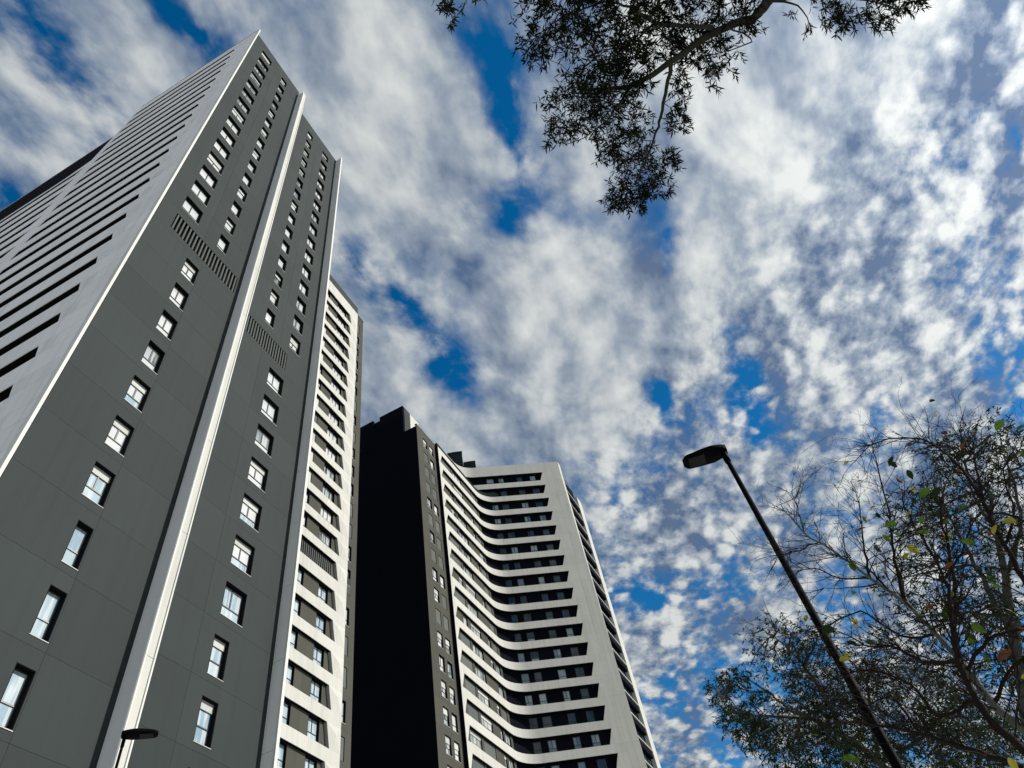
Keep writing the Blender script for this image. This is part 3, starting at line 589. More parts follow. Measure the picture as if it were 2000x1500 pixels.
# ------------------------------------------------------------------ middle tower (white bands)
T2 = thing('apartment_tower', (-40.0, 40.0, 0), 'white-banded tower seen edge-on between the tall grey tower and the shade-dark wall', 'apartment tower')
world_box(T2, 'core', 'body', -52.0, -34.62, 33.2, 46.5, GB, 90.6)
Q = Facade(T2, -33.7, 0, 1, 0); Qg = Facade(T2, -34.0, 0, 1, 0); Qs = Facade(T2, -34.3, 0, 1, 0)
rows = [(43.9 + 2.894 * j, j) for j in range(16)] + [(40.68 - 2.985 * j, -1 - j) for j in range(13)]
rows.sort(reverse=True)
hs = 1.92
for r_i, (zt, j) in enumerate(rows):
    zb = zt - hs
    top = 89.75 if r_i == 0 else rows[r_i - 1][0] - hs
    # white band above
    for a, b_ in ((33.4, 37.2), (37.2, 41.1), (41.1, 44.87)):
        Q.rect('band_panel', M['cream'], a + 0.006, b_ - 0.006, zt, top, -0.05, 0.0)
    Q.rect('band_soffit', M['soffit'], 33.4, 43.4, zt + 0.004, top, -0.42, -0.052)  # blackened underside of the band, shade given by colour
    # folded white end piece beside the strip
    s0, s1 = 43.08, 43.52
    base = [(-s0, zt), (-44.87, zt), (-44.87, zb), (-s1, zb)]
    v = [(-s0, 0, hs), (-44.87, 0, hs), (-44.87, 0, 0), (-s1, 0, 0), (-44.05, 0.17, hs * 0.62), (-s0, -0.42, hs), (-44.87, -0.42, hs), (-44.87, -0.42, 0), (-s1, -0.42, 0)]
    fcs = [(0, 4, 1), (1, 4, 2), (2, 4, 3), (3, 4, 0), (0, 3, 8, 5), (1, 6, 7, 2), (3, 2, 7, 8), (0, 5, 6, 1)]
    me = mesh_of('folded_panel', v, [tuple(f) for f in fcs], M['cream'])
    Q.put('folded_panel', me, 0, 0, zb)
    # grey wall in the strip
    if j == 0:
        louvre(Qg, 36.5, 43.3, zb, zt, 24, 0.3, b=0.0, fin=0.07)
        Qg.rect('panel', M['grey_b'], 42.95, 43.7, zb - 0.02, zt + 0.02, -0.05, 0.0)
        continue
    if j > 0: ws = [(37.55, 38.93, 'double'), (40.68, 42.62, 'triple')]
    else: ws = [(37.55, 39.22, 'double'), (41.25, 42.60, 'double')]
    hl = [(a, b_, zb, zt) for a, b_, l in ws]
    for a, b_ in ((33.4, 36.9), (36.9, 40.2), (40.2, 43.75)):
        Qg.panel('panel', M['grey_b'], a, b_, zb - 0.03, zt + 0.03, holes_hit(hl, a, b_, zb - .03, zt + .03))
    for n_, (a, b_, lay) in enumerate(ws):
        rr = rng.random()
        if j > 0:
            bl = ('closed_light' if rr < .5 else ('closed' if rr < .62 else None)) if n_ == 0 else ('closed_light' if rr < .04 else None)
            if n_ == 0 and bl is None and rr > .85: bl = 0.3
            window(Qg, a, b_, zb + .02, zt - .02, 0.24, lay, 0.36, 'pane_white' if rr > .3 else 'pane_mixed', sill=False, blind=bl, fw=0.06)
        else:
            window(Qg, a, b_, zb + .02, zt - .02, 0.24, lay, 0.40, 'pane_sky_blue', sill=False, fw=0.06)
Q.rect('plinth', M['cream'], 33.4, 44.87, GB, rows[-1][0] - hs, -0.42, 0.0)
# grey strip beyond the white frame
sideh = []
for k in range(17): sideh.append((45.25, 46.2, 88.6 - 2.9 * k - 1.9, 88.6 - 2.9 * k))
for k in range(12):
    if k != 0: sideh.append((45.25, 46.2, 40.78 - 2.985 * (k - 1) - 1.9, 40.78 - 2.985 * (k - 1)))
sideh = [h for h in sideh if h[2] > 3 and not (41.5 < h[3] < 44.6)]
uniq = []
for h in sorted(sideh, key=lambda q: -q[3]):
    if not uniq or uniq[-1][2] - h[3] > 0.4: uniq.append(h)
zz = [91.2] + [h[3] + 0.5 for h in uniq[1:]] + [GB]
for i in range(len(zz) - 1):
    Qs.panel('panel', M['grey_b'], 44.4, 47.05, zz[i + 1], zz[i], holes_hit(uniq, 44.4, 47.05, zz[i + 1], zz[i]))
for h in uniq:
    rr = rng.random()
    window(Qs, h[0], h[1], h[2], h[3], 0.24, 'double', 0.36, 'pane_sky_blue' if h[3] < 45 else 'pane_mixed', blind='closed' if rr < .35 else None, fw=0.05)
louvre(Qs, 45.2, 46.2, 42.2, 44.1, 4, 0.2, b=0.02)
Qs.rect('parapet', M['grey'], 33.4, 44.85, 89.77, 91.25, -0.05, 0.60)
Qs.rect('parapet', M['grey'], 44.86, 47.05, 91.0, 91.25, -0.05, 0.03)
Qs.rect('roof_coping', M['frame'], 33.4, 44.87, 91.26, 91.36, -0.35, 0.62)
world_box(T2, 'end_wall', 'black', -52.0, -34.35, 46.52, 47.04, GB, 91.2)

# ------------------------------------------------------------------ far tower (flank coloured as deep shade, curved white bands)
T3 = thing('apartment_tower', (-38.0, 72.0, 0), 'farthest tower, with curving white bands around a bend and a windowless flank coloured as dark as its shade', 'apartment tower')
world_box(T3, 'flank_wall', 'black', -60.0, -34.52, 61.3, 61.7, GB, 81.3)  # the unlit side's shade is put into this near-black colour
world_box(T3, 'flank_wall', 'black', -60.0, -36.72, 61.26, 61.7, 81.0, 85.45)
world_box(T3, 'flank_wall', 'black', -41.0, -36.74, 61.27, 61.72, 85.45, 87.55)
world_box(T3, 'flank_wall', 'black', -60.0, -42.2, 61.27, 61.72, 85.45, 87.5)
world_box(T3, 'penthouse_wall', 'grey', -37.1, -36.73, 61.72, 63.4, 81.6, 87.6)
world_box(T3, 'penthouse_wall', 'cream', -37.1, -36.76, 63.42, 65.95, 81.6, 87.65)
world_box(T3, 'core', 'body', -60.0, -37.12, 61.72, 76.0, 60, 87.3)
world_box(T3, 'core', 'body', -60.0, -35.1, 61.72, 84.0, GB, 81.2)
G_ = Facade(T3, -34.5, 0, 1, 0)
gh = []
for k in range(23):
    zt = 80.12 - 2.985 * k
    if zt < 12: break
    gh += [(62.96, 64.14, zt - 1.93, zt), (64.75, 65.9, zt - 1.93, zt)]
zz = [81.6] + [80.12 - 2.985 * k + 0.55 for k in range(1, 23)] + [GB]
for i in range(len(zz) - 1):
    for a, b_ in ((61.3, 64.45), (64.45, 67.2)):
        G_.panel('panel', M['grey_b'], a, b_, zz[i + 1], zz[i], holes_hit(gh, a, b_, zz[i + 1], zz[i]))
G_.rect('roof_coping', M['frame'], 61.28, 66.5, 81.6, 81.75, -0.3, 0.03)
for h in gh:
    rr = rng.random()
    bl = 'closed' if rr < .42 else (0.35 if rr < .6 else None)
    window(G_, h[0], h[1], h[2], h[3], 0.24, 'double' if h[0] < 64 else 'single', 0.38, 'pane_white' if rng.random() < .5 else 'pane_mixed', blind=bl, fw=0.06)

# plan of the white facade: straight run, arc, straight run
RAD = 4.0; BX, BY = -34.0, 80.77
DX, DY = math.cos(R(30)), math.sin(R(30))
TL = RAD * math.tan(R(30))
def path(s_from, s_to, off, bx=BX, by=BY, step=8):
    """points of the facade line pushed outwards by off; s<0 before the bend, s>0 after it"""
    pts = []
    cx, cy = bx + RAD, by - TL
    if s_from < -TL: pts.append((bx + off, by + s_from)); pts.append((bx + off, by - TL))
    r = RAD - off
    for i in range(1, step + 1):
        if s_to <= 0 and i > step // 2 + 99: break
        a = math.pi - R(60) * i / step
        if i < step: pts.append((cx + r * math.cos(a), cy + r * math.sin(a)))
    nx, ny = DY, -DX
    pts.append((bx + DX * TL + nx * off, by + DY * TL + ny * off))
    if s_to > TL: pts.append((bx + DX * s_to + nx * off, by + DY * s_to + ny * off))
    return pts
def sweep(name, mat, outer, inner, z0, z1, root=T3, smooth=True):
    """solid band between two plan lines"""
    rl = root.location; n = len(outer); v = []
    for (x, y) in outer: v.append((x - rl.x, y - rl.y, z0 + EYE)); v.append((x - rl.x, y - rl.y, z1 + EYE))
    for (x, y) in inner: v.append((x - rl.x, y - rl.y, z0 + EYE)); v.append((x - rl.x, y - rl.y, z1 + EYE))
    f = []
    for i in range(n - 1):
        a, b_, c, d = 2 * i, 2 * i + 1, 2 * i + 2, 2 * i + 3
        o = 2 * n
        f += [(a, c, d, b_), (o + a, o + b_, o + d, o + c), (b_, d, o + d, o + b_), (a, o + a, o + c, c)]
    f += [(0, 1, 2 * n + 1, 2 * n), (2 * n - 2, 4 * n - 2, 4 * n - 1, 2 * n - 1)]
    me = mesh_of(name, v, f, mat)
    if smooth:
        me.polygons.foreach_set('use_smooth', [True] * len(me.polygons))
        me.set_sharp_from_angle(angle=R(40))
    return link_obj(name, me, root)
A_ = Facade(T3, -34.0, 0, 1, 0)             # left run, s = y
A_in = Facade(T3, -34.0, 0, 1, 0)
B_ = Facade(T3, BX, BY, DY, -DX)            # right run, s from the corner
def zrow(k): return 86.02 - 3.01 * (k - 1)
hs3 = 1.92
REC = 0.62                                   # depth of the window strips
NR = 26
for k in range(1, NR + 1):
    zt = zrow(k); zb = zt - hs3
    ztop_ = 88.3 if k == 1 else zrow(k - 1) - hs3
    if zb < 3: break
    NRl = k + 1
    rt_top = 11.1 + 0.4 * min(1, (k - 1) / 15.0); rt_bot = rt_top - 0.66
    if k <= 2:
        s_a = -5.2
        sweep('band', M['cream'], path(-5.5, 14.0, 0, -36.7, 79.2)[:-1] + [(BX + DX * 11.6, BY + DY * 11.6)], path(-5.5, 14.0, -0.07, -36.7, 79.2)[:-1] + [(BX + DX * 11.6 - DY * 0.07, BY + DY * 11.6 + DX * 0.07)], zt, ztop_)
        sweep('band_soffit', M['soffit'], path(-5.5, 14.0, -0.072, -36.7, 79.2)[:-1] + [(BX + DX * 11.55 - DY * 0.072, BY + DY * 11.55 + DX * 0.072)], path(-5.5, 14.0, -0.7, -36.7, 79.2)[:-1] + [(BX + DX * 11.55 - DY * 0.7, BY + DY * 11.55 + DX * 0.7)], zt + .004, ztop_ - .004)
        sweep('recessed_wall', M['black'], path(-5.5, 14.0, -REC, -36.7, 79.2)[:-1] + [(BX + DX * 12.2 - DY * REC, BY + DY * 12.2 + DX * REC)], path(-5.5, 14.0, -0.8, -36.7, 79.2)[:-1] + [(BX + DX * 12.2 - DY * .8, BY + DY * 12.2 + DX * .8)], zb - .02, zt + .02)
    else:
        # band above strip k on the whole run
        sweep('band', M['cream'], path(67.0 - BY, 11.6, 0), path(67.0 - BY, 11.6, -0.07), zt, ztop_)
        sweep('band_soffit', M['soffit'], path(67.05 - BY, 11.55, -0.072), path(67.05 - BY, 11.55, -0.62), zt + .004, ztop_ - .004)  # underside blackened by colour to stand for its shade
        # slanted left end piece and the grey wall behind the left strip
        A_.prism('end_panel', M['cream'], [(66.6, zt - 0.01), (66.6, zb + 0.01), (67.0, zb + 0.01), (67.70, zt - 0.01)], -0.4, 0.0)
        A_.rect('end_panel', M['cream'], 66.6, 67.0, zt, ztop_, -0.4, 0.0)
        sweep('recessed_wall', M['black'], path(79.3 - BY, 12.3, -REC), path(79.3 - BY, 12.3, -0.8), zb - .02, zt + .02)  # darker copy of the grey strip wall, shade painted in round the bend
        # left strip: warm grey panels, blinds and windows
        Fg = Facade(T3, -34.32, 0, 1, 0)
        pat = rng.choice([[(68.3, 70.85, 'blind'), (71.35, 74.15, 'win3'), (76.1, 76.85, 'win1')],
                          [(69.6, 70.7, 'win1'), (71.5, 74.2, 'win3'), (76.1, 76.9, 'win1')],
                          [(67.95, 70.8, 'blind'), (71.3, 74.1, 'win3')],
                          [(68.2, 70.85, 'win3'), (71.35, 74.15, 'blind'), (76.2, 76.9, 'win1')]])
        pat = pat + [(77.35, 78.75, rng.choice(['blind', 'win2', 'blind']))]
        hl = [(a, b_, zb, zt) for a, b_, t in pat]
        for a, b_ in ((66.7, 71.05), (71.05, 74.4), (74.4, 77.1), (77.1, 79.35)):
            Fg.panel('panel', M['grey_b'], a, b_, zb - 0.03, zt + 0.03, holes_hit(hl, a, b_, zb - .03, zt + .03), t=0.04)
        for a, b_, t in pat:
            if t == 'blind': window(Fg, a, b_, zb + .02, zt - .02, 0.2, 'double', 0.36, 'pane_mixed', sill=False, blind='closed')
            else:
                window(Fg, a, b_, zb + .02, zt - .02, 0.2, {'win1': 'single', 'win2': 'double', 'win3': 'triple'}[t], 0.34, 'pane_mixed', sill=False, blind=rng.choice([None, None, 0.25]), frame='frame_lt' if rng.random() < .6 else 'frame', fw=0.05)
    # right strip end: cream end wall pieces
    B_.prism('end_panel', M['cream'], [(rt_top, zt - .006), (rt_bot, zb + .006), (12.8, zb + .006), (12.8, zt - .006)], -0.5, 0.0)
    B_.rect('end_panel', M['cream'], 11.6, 12.8, zt, ztop_, -0.5, 0.0)
    B_.rect('end_panel', M['cream'], 12.812, 14.2 + 0.02 * k, zb + .006, zt + (ztop_ - zt) - .006, -0.5, 0.0)
    # windows of the right strip, all in shade
    Bw = Facade(T3, BX - DY * -(-REC) , BY + DX * REC, DY, -DX)
    rmode = rng.random()
    for a, b_ in ((1.30, 2.48), (3.30, 4.30), (6.45, 7.45), (8.85, 9.85)):
        a += rng.uniform(-.08, .08); b_ += rng.uniform(-.08, .12)
        rr = rng.random()
        pp = 0.06 if rmode < .34 else 0.62
        pn = 'pane_pale' if rr < pp else 'pane_dark'
        pl = 'pane_pale' if (rr < pp or rng.random() < .22) else 'pane_dark'
        wd = window(Bw, a, b_, zb + .03, zt - .22, 0.02, rng.choice(['double', 'single']), 0.38, pn, pane_low=pl, sill=False, b=0.05, lining='frame', fw=0.05)
# below the modelled rows
sweep('plinth', M['cream'], path(66.6 - BY, 14.4, 0), path(66.6 - BY, 14.4, -0.7), GB, zrow(NRl - 1) - hs3)
# closing cheek at the left edge of the white frame, and the parapet of the lower wing
A_.rect('frame_cheek', M['black'], 66.57, 66.6, GB, 81.2, -0.5, -0.01)
sweep('parapet', M['plant'], path(66.6 - BY, TL + .5, -0.12), path(66.6 - BY, TL + .5, -0.5), 81.14, 82.0)
world_box(T3, 'roof_deck', 'body', -36.6, -34.6, 66.0, 79.0, 81.0, 81.4)
# core behind the right run
rl = T3.location
def plan_solid(name, mat, pts, z0, z1):
    n = len(pts); v = [(x - rl.x, y - rl.y, z0 + EYE) for x, y in pts] + [(x - rl.x, y - rl.y, z1 + EYE) for x, y in pts]
    f = [tuple(reversed(range(n))), tuple(range(n, 2 * n))] + [(i, (i + 1) % n, n + (i + 1) % n, n + i) for i in range(n)]
    return link_obj(name, mesh_of(name, v, f, M[mat]), T3)
def PB(s, off): return (BX + DX * s + DY * off, BY + DY * s - DX * off)
plan_solid('core', 'body', [PB(-0.5, -0.85), PB(13.2, -0.85), (-22.5, 96.0), (-40, 96.0), (-40, 80.0)], GB, 87.9)
# the outer flank beyond the corner, facing +X: balcony slots between cream piers
CX = PB(14.2, 0)[0]; CY = PB(14.2, 0)[1]
C_ = Facade(T3, CX, 0, 1, 0)
ztf = 84.0
C_.rect('pier', M['cream'], CY + 0.02, CY + 1.05, GB, 88.3, -0.5, 0.0)
C_.rect('pier', M['cream'], CY + 6.6, CY + 8.5, GB, 84.9, -0.5, 0.04)
for k in range(1, NR):
    zt = 84.25 - 3.01 * (k - 1); zb = zt - 1.95
    if zb < 3: break
    # lit ledge, dark slot with glazing
    C_.rect('ledge', M['blind_lt'], CY + 1.05, CY + 6.6, zb - 0.16, zb - 0.02, -0.7, 0.02)
    C_.prism('spandrel', M['black'], [(CY + 1.0, zb - 1.06), (CY + 1.0, zb - 0.23), (CY + 6.75, zb - 0.23), (CY + 6.75, zb - 1.06)], -0.4, -0.10)
    C_.rect('recessed_wall', M['black'], CY + 1.0, CY + 6.75, zb, zt, -0.75, -0.6)
    for a in (1.5, 3.3, 5.1):
        me = cached(('bpn', 1), lambda: Geo().box(-1.3, 0, 0, 0.02, 0, 1.7).mesh('pane', M['pane_dark']))
        C_.put('pane', me, CY + a, -0.57, zb + 0.1)
world_box(T3, 'core', 'body', -40.0, CX - 0.8, CY + 0.9, CY + 8.5, GB, 84.0)

# roof plant and mast on the far tower: things of their own standing on its roof
def solid_at(name, mat, pts, z0, z1, root):
    rl = root.location; n = len(pts)
    v = [(x - rl.x, y - rl.y, z0 + EYE - rl.z) for x, y in pts] + [(x - rl.x, y - rl.y, z1 + EYE - rl.z) for x, y in pts]
    f = [tuple(reversed(range(n))), tuple(range(n, 2 * n))] + [(i, (i + 1) % n, n + (i + 1) % n, n + i) for i in range(n)]
    return link_obj(name, mesh_of(name, v, f, M[mat]), root)
RP = thing('roof_plant', (-38.2, 82.5, 87.3 + EYE), 'dark boxy machinery standing on the roof of the curved white-banded tower', 'roof plant')
solid_at('plant_box', 'plant', [(-39.4, 80.9), (-38.4, 81.35), (-37.1, 82.0), (-38.4, 84.4), (-40.8, 83.2)], 87.3, 95.3, RP)
solid_at('plant_box', 'plant', [(-37.05, 82.05), (-35.8, 82.55), (-35.1, 82.9), (-36.6, 85.0), (-38.2, 84.2)], 87.3, 92.6, RP)
solid_at('plant_cap', 'frame', [(-39.5, 80.85), (-38.4, 81.28), (-37.0, 81.95), (-38.35, 84.5), (-40.95, 83.25)], 95.31, 95.5, RP)
MS = thing('roof_mast', (-34.9, 82.9, 88.0 + EYE), 'thin pale mast with loops beside the dark roof machinery', 'mast')
g = Geo().tube([(0, 0, 0), (0, 0, 3.4)], [0.035, 0.02], 6)
link_obj('pole', g.mesh('pole', M['antenna']), MS)
for dz, rr in ((2.3, .38), (1.4, .3)):
    g = Geo().tube([(rr * math.cos(a) + rr, 0, dz + rr * math.sin(a)) for a in [i * math.pi / 8 for i in range(17)]], [0.015] * 17, 4, cap=False)
    link_obj('antenna_loop', g.mesh('antenna_loop', M['antenna']), MS)
g = Geo().tube([(0.9, 0.2, 0), (0.9, 0.2, 2.6)], [0.02, 0.015], 5); link_obj('rod', g.mesh('rod', M['antenna']), MS)
DV = thing('roof_davit', (CX - 0.3, CY + 0.6, 84.0 + EYE), 'thin curved roof davit at the outer corner of the curved white-banded tower', 'davit')
DV.location = (CX - 0.25, CY + 1.2, 84.0 + EYE)
g = Geo().tube([(0, -0.9, -1.0), (0, -0.5, 0.6), (0, 0.2, 1.5), (0, 1.6, 2.0), (0, 3.2, 1.9)], [0.06, 0.06, 0.05, 0.05, 0.04], 6)
link_obj('arm', g.mesh('arm', M['frame'], True), DV)
g = Geo().box(-0.15, 0.15, -1.15, -0.65, -1.2, -0.9); link_obj('base', g.mesh('base', M['frame']), DV)

# ------------------------------------------------------------------ street lamps
def lamp(loc, height, yaw, r0, r1, L, Wd, label, tilt=4.0):
    t = thing('street_lamp', loc, label, 'street lamp', 'black street lamps')
    g = Geo().tube([(0, 0, 0), (0, 0, 0.9), (0, 0, 0.92), (0, 0, height * .5), (0, 0, height)], [r0 * 1.25, r0 * 1.25, r0, (r0 + r1) / 2, r1], 14)
    link_obj('pole', g.mesh('pole', M['lamp'], True), t)
    g = Geo().box(-0.16, 0.16, -0.16, 0.16, 0, 0.03); link_obj('base_plate', g.mesh('base_plate', M['lamp']), t)
    g = Geo().tube([(0, 0, height - 0.16), (0, 0, height + 0.03)], [r1 * 1.35, r1 * 1.35], 12)
    link_obj('collar', g.mesh('collar', M['lamp'], True), t)
    # head: a flat tapered shell, wide near the pole, rounded at its tip
    n = 14; top = []; bot = []; v = []; f = []
    prof = []
    for i in range(n + 1):
        u = i / n
        w = Wd * (0.36 + 0.64 * min(1, u * 3.2) ** 0.6) if u < 0.32 else Wd * (1.0 - 0.16 * ((u - 0.32) / 0.68) ** 1.6)
        if u > 0.9: w *= 1 - 0.55 * ((u - 0.9) / 0.1) ** 1.5
        x = -0.05 + u * (L + 0.05)
        hgt = 0.075 - 0.035 * u
        zc_ = 0.02 * math.sin(u * math.pi)
        ring = [(x, -w / 2, 0.0), (x, -w / 2, hgt * .45), (x, -w * .3, hgt + zc_), (x, w * .3, hgt + zc_), (x, w / 2, hgt * .45), (x, w / 2, 0.0), (x, w * .42, -0.012), (x, -w * .42, -0.012)]
        v += ring
    m_ = 8
    for i in range(n):
        for k in range(m_):
            k2 = (k + 1) % m_
            f.append((i * m_ + k, (i + 1) * m_ + k, (i + 1) * m_ + k2, i * m_ + k2))
    f.append(tuple(range(m_))); f.append(tuple(n * m_ + k for k in reversed(range(m_))))
    me = mesh_of('head', v, f, M['lamp'], smooth=True); me.set_sharp_from_angle(angle=R(35))
    h_ = link_obj('head', me, t, (0, 0, height), yaw); h_.rotation_euler = (0, R(-tilt), yaw)
    g = Geo().box(L * .45, L * .86, -Wd * .3, Wd * .3, -0.018, -0.0125)
    link_obj('lens', g.mesh('lens', M['led']), h_)
    return t
def rad_at(az, r): return (r * math.sin(R(az)), r * math.cos(R(az)))
lx, ly = rad_at(2.72, 6.45)
lamp((lx, ly, 0), 0.848 * 6.45 + EYE, R(187), 0.056, 0.026, 0.46, 0.26, 'tall black street lamp whose pole leans through the frame beside the trees')
lx, ly = rad_at(-52.42, 12.0)
lamp((lx, ly, 0), 0.503 * 12 + EYE, R(44), 0.038, 0.020, 0.46, 0.23, 'black street lamp low at the left, in front of the tower with the pale fin')

# ------------------------------------------------------------------ trees
def leafmat(name, cols, rough=0.55, trans=0.35):
    m = bpy.data.materials.new(name); m.use_nodes = True
    t = m.node_tree; t.nodes.clear(); N = NT(t)
    out = N.n('ShaderNodeOutputMaterial')
    geo = N.n('ShaderNodeNewGeometry')
    rp = N.n('ShaderNodeValToRGB'); els = rp.color_ramp.elements
    els[0].color = tuple(cols[0]) + (1,); els[1].color = tuple(cols[-1]) + (1,)
    for i, c in enumerate(cols[1:-1]):
        e = els.new((i + 1) / (len(cols) - 1)); e.color = tuple(c) + (1,)
    N.link(geo.outputs['Random Per Island'], rp.inputs[0])
    b = N.n('ShaderNodeBsdfPrincipled'); b.inputs['Roughness'].default_value = rough
    b.inputs['Specular IOR Level'].default_value = 0.08
    N.link(rp.outputs[0], b.inputs['Base Color'])
    tr = N.n('ShaderNodeBsdfTranslucent'); N.link(rp.outputs[0], tr.inputs[0])
    mx_ = N.n('ShaderNodeMixShader'); mx_.inputs[0].default_value = trans
    N.link(b.outputs[0], mx_.inputs[1]); N.link(tr.outputs[0], mx_.inputs[2]); N.link(mx_.outputs[0], out.inputs[0])
    return m
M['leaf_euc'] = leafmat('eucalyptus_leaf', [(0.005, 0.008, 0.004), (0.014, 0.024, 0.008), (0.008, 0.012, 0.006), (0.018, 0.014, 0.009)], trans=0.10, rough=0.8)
M['leaf_far'] = leafmat('far_tree_leaf', [(0.009, 0.018, 0.008), (0.036, 0.058, 0.018), (0.014, 0.026, 0.012)], trans=0.15, rough=0.8)
M['leaf_g'] = leafmat('green_leaf', [(0.055, 0.105, 0.018), (0.040, 0.080, 0.015)], trans=0.5)
M['leaf_d'] = leafmat('dark_green_leaf', [(0.012, 0.030, 0.010), (0.018, 0.036, 0.010)], trans=0.15)
M['leaf_y'] = leafmat('yellow_leaf', [(0.30, 0.24, 0.03), (0.16, 0.18, 0.03)], trans=0.5)
M['leaf_b'] = leafmat('brown_leaf', [(0.12, 0.050, 0.022), (0.10, 0.035, 0.02)], trans=0.35)
M['bark_pale'] = material('pale_smooth_bark', (0.115, 0.12, 0.10), 0.9, 0.08, noise_amt=0.5, noise_scale=6.0, bump=0.3, bump_scale=40)
M['bark_euc'] = material('eucalyptus_bark', (0.05, 0.05, 0.04), 0.9, 0.06, noise_amt=0.5, noise_scale=5.0, bump=0.3, bump_scale=40)
M['bark_twig'] = material('twig_bark', (0.022, 0.017, 0.014), 0.9, 0.06, noise_amt=0.3, noise_scale=8.0)
M['bark_far'] = material('grey_bark', (0.085, 0.085, 0.07), 0.9, 0.08, noise_amt=0.35, noise_scale=2.0)

def smooth_line(pts, sub=3, jit=0.0, rg=random):
    P = [Vector(p) for p in pts]; out = []
    for i in range(len(P) - 1):
        p0 = P[max(i - 1, 0)]; p1 = P[i]; p2 = P[i + 1]; p3 = P[min(i + 2, len(P) - 1)]
        for k in range(sub):
            t = k / sub
            q = 0.5 * ((2 * p1) + (p2 - p0) * t + (2 * p0 - 5 * p1 + 4 * p2 - p3) * t * t + (-p0 + 3 * p1 - 3 * p2 + p3) * t ** 3)
            if jit and (i or k): q = q + Vector((rg.uniform(-jit, jit), rg.uniform(-jit, jit), rg.uniform(-jit, jit)))
            out.append(q)
    out.append(P[-1]); return out
def limb(g, pts, a, b, sides=7, sub=3, jit=0.0, rg=random):
    L = smooth_line(pts, sub, jit, rg); n = len(L) - 1
    rads = [a + (b - a) * (i / n) ** 0.75 for i in range(n + 1)]
    g.tube([tuple(p) for p in L], rads, sides)
    return L, rads

class Leaves:
    """many leaf-sized faces as one mesh: a leaf is a bent lance of four triangles"""
    def __init__(s): s.c = []; s.d = []; s.u = []; s.l = []; s.w = []
    def add(s, c, d, up, L, w): s.c.append(c); s.d.append(d); s.u.append(up); s.l.append(L); s.w.append(w)
    def mesh(s, name, mat, root_loc, bend=0.18):
        c = np.array(s.c, dtype=np.float64) - np.array(root_loc); d = np.array(s.d); u = np.array(s.u)
        L = np.array(s.l)[:, None]; w = np.array(s.w)[:, None]
        d /= np.linalg.norm(d, axis=1, keepdims=True) + 1e-9
        sd = np.cross(d, u); sd /= np.linalg.norm(sd, axis=1, keepdims=True) + 1e-9
        nn = np.cross(sd, d)
        A = c; B = c + d * L * .38 + sd * w * .5 + nn * L * bend * .5; C = c + d * L * .38 - sd * w * .5 + nn * L * bend * .5
        D2 = c + d * L * .72 + sd * w * .33 + nn * L * bend * .4; E2 = c + d * L * .72 - sd * w * .33 + nn * L * bend * .4
        F2 = c + d * L
        n = len(c); V = np.stack([A, B, C, D2, E2, F2], 1).reshape(-1, 3)
        base = (np.arange(n) * 6)[:, None]
        tri = np.concatenate([base + np.array([[0, 1, 2]]), base + np.array([[1, 3, 4]]), base + np.array([[1, 4, 2]]), base + np.array([[3, 5, 4]])], 1).reshape(-1, 3)
        me = bpy.data.meshes.new(name); me.vertices.add(len(V)); me.vertices.foreach_set('co', V.astype(np.float32).ravel())
        me.loops.add(tri.size); me.loops.foreach_set('vertex_index', tri.astype(np.int32).ravel())
        me.polygons.add(len(tri)); me.polygons.foreach_set('loop_start', (np.arange(len(tri)) * 3).astype(np.int32))
        me.materials.append(mat); me.update(calc_edges=True)
        return me

def sprays(lv, g, centre, rad, n_sprays, per, L, w, rg, droop=0.5, flat=0.7, tw=0.0022):
    """short leafy twigs inside a clump"""
    for i in range(n_sprays):
        while True:
            o = Vector((rg.uniform(-1, 1), rg.uniform(-1, 1), rg.uniform(-1, 1)))
            if o.length < 1: break
        o = Vector((o.x * rad, o.y * rad, o.z * rad * flat))
        a = Vector(centre) + o * 0.85
        d = (o.normalized() * 0.6 + Vector((rg.gauss(0, .6), rg.gauss(0, .6), rg.gauss(0, .35) - droop * .4)))
        d.normalize(); ln = rad * rg.uniform(.25, .5) + 0.05
        e = a + d * ln; m_ = a + d * ln * .5 + Vector((0, 0, 0.03))
        if g is not None: g.tube([tuple(a), tuple(m_), tuple(e)], [tw, tw * .8, tw * .4], 3, cap=False)
        for k in range(per):
            t = rg.uniform(0.05, 1.0); p = a.lerp(e, t)
            dd = d * 0.5 + Vector((rg.gauss(0, .75), rg.gauss(0, .75), rg.gauss(0, .55) - droop))
            up = Vector((rg.gauss(0, 1), rg.gauss(0, 1), rg.gauss(0, 1)))
            lv.add(tuple(p), tuple(dd), tuple(up), L * rg.uniform(.65, 1.25), w * rg.uniform(.7, 1.2))

# overhead eucalyptus: its trunk stands to the right, outside the picture
rg = random.Random(5)
ra = (6.6, 1.2, 0.0)
TA = thing('eucalyptus_tree', ra, 'eucalyptus hanging its forked branch and dark lance leaves into the top of the picture', 'tree', )
def loc_pts(pts, r): return [tuple(p[i] - r[i] for i in range(3)) for p in pts]
g = Geo()
j0 = A_BR[0][0][0]
limb(g, loc_pts([(6.6, 1.2, -0.1), (6.55, 1.25, 2.5), (6.3, 1.5, 5.0), (5.9, 1.8, 7.4)], ra), 0.20, 0.13, 12, 4)
limb(g, loc_pts([(5.9, 1.8, 7.3), (5.0, 2.3, 9.0), (4.1, 2.9, 10.1), tuple(j0)], ra), 0.12, 0.066, 10, 4)
limb(g, loc_pts([(5.9, 1.8, 7.3), (6.4, 2.0, 9.4), (7.3, 2.0, 11.6)], ra), 0.10, 0.03, 8, 4)
link_obj('trunk', g.mesh('trunk', M['bark_euc'], True), TA)
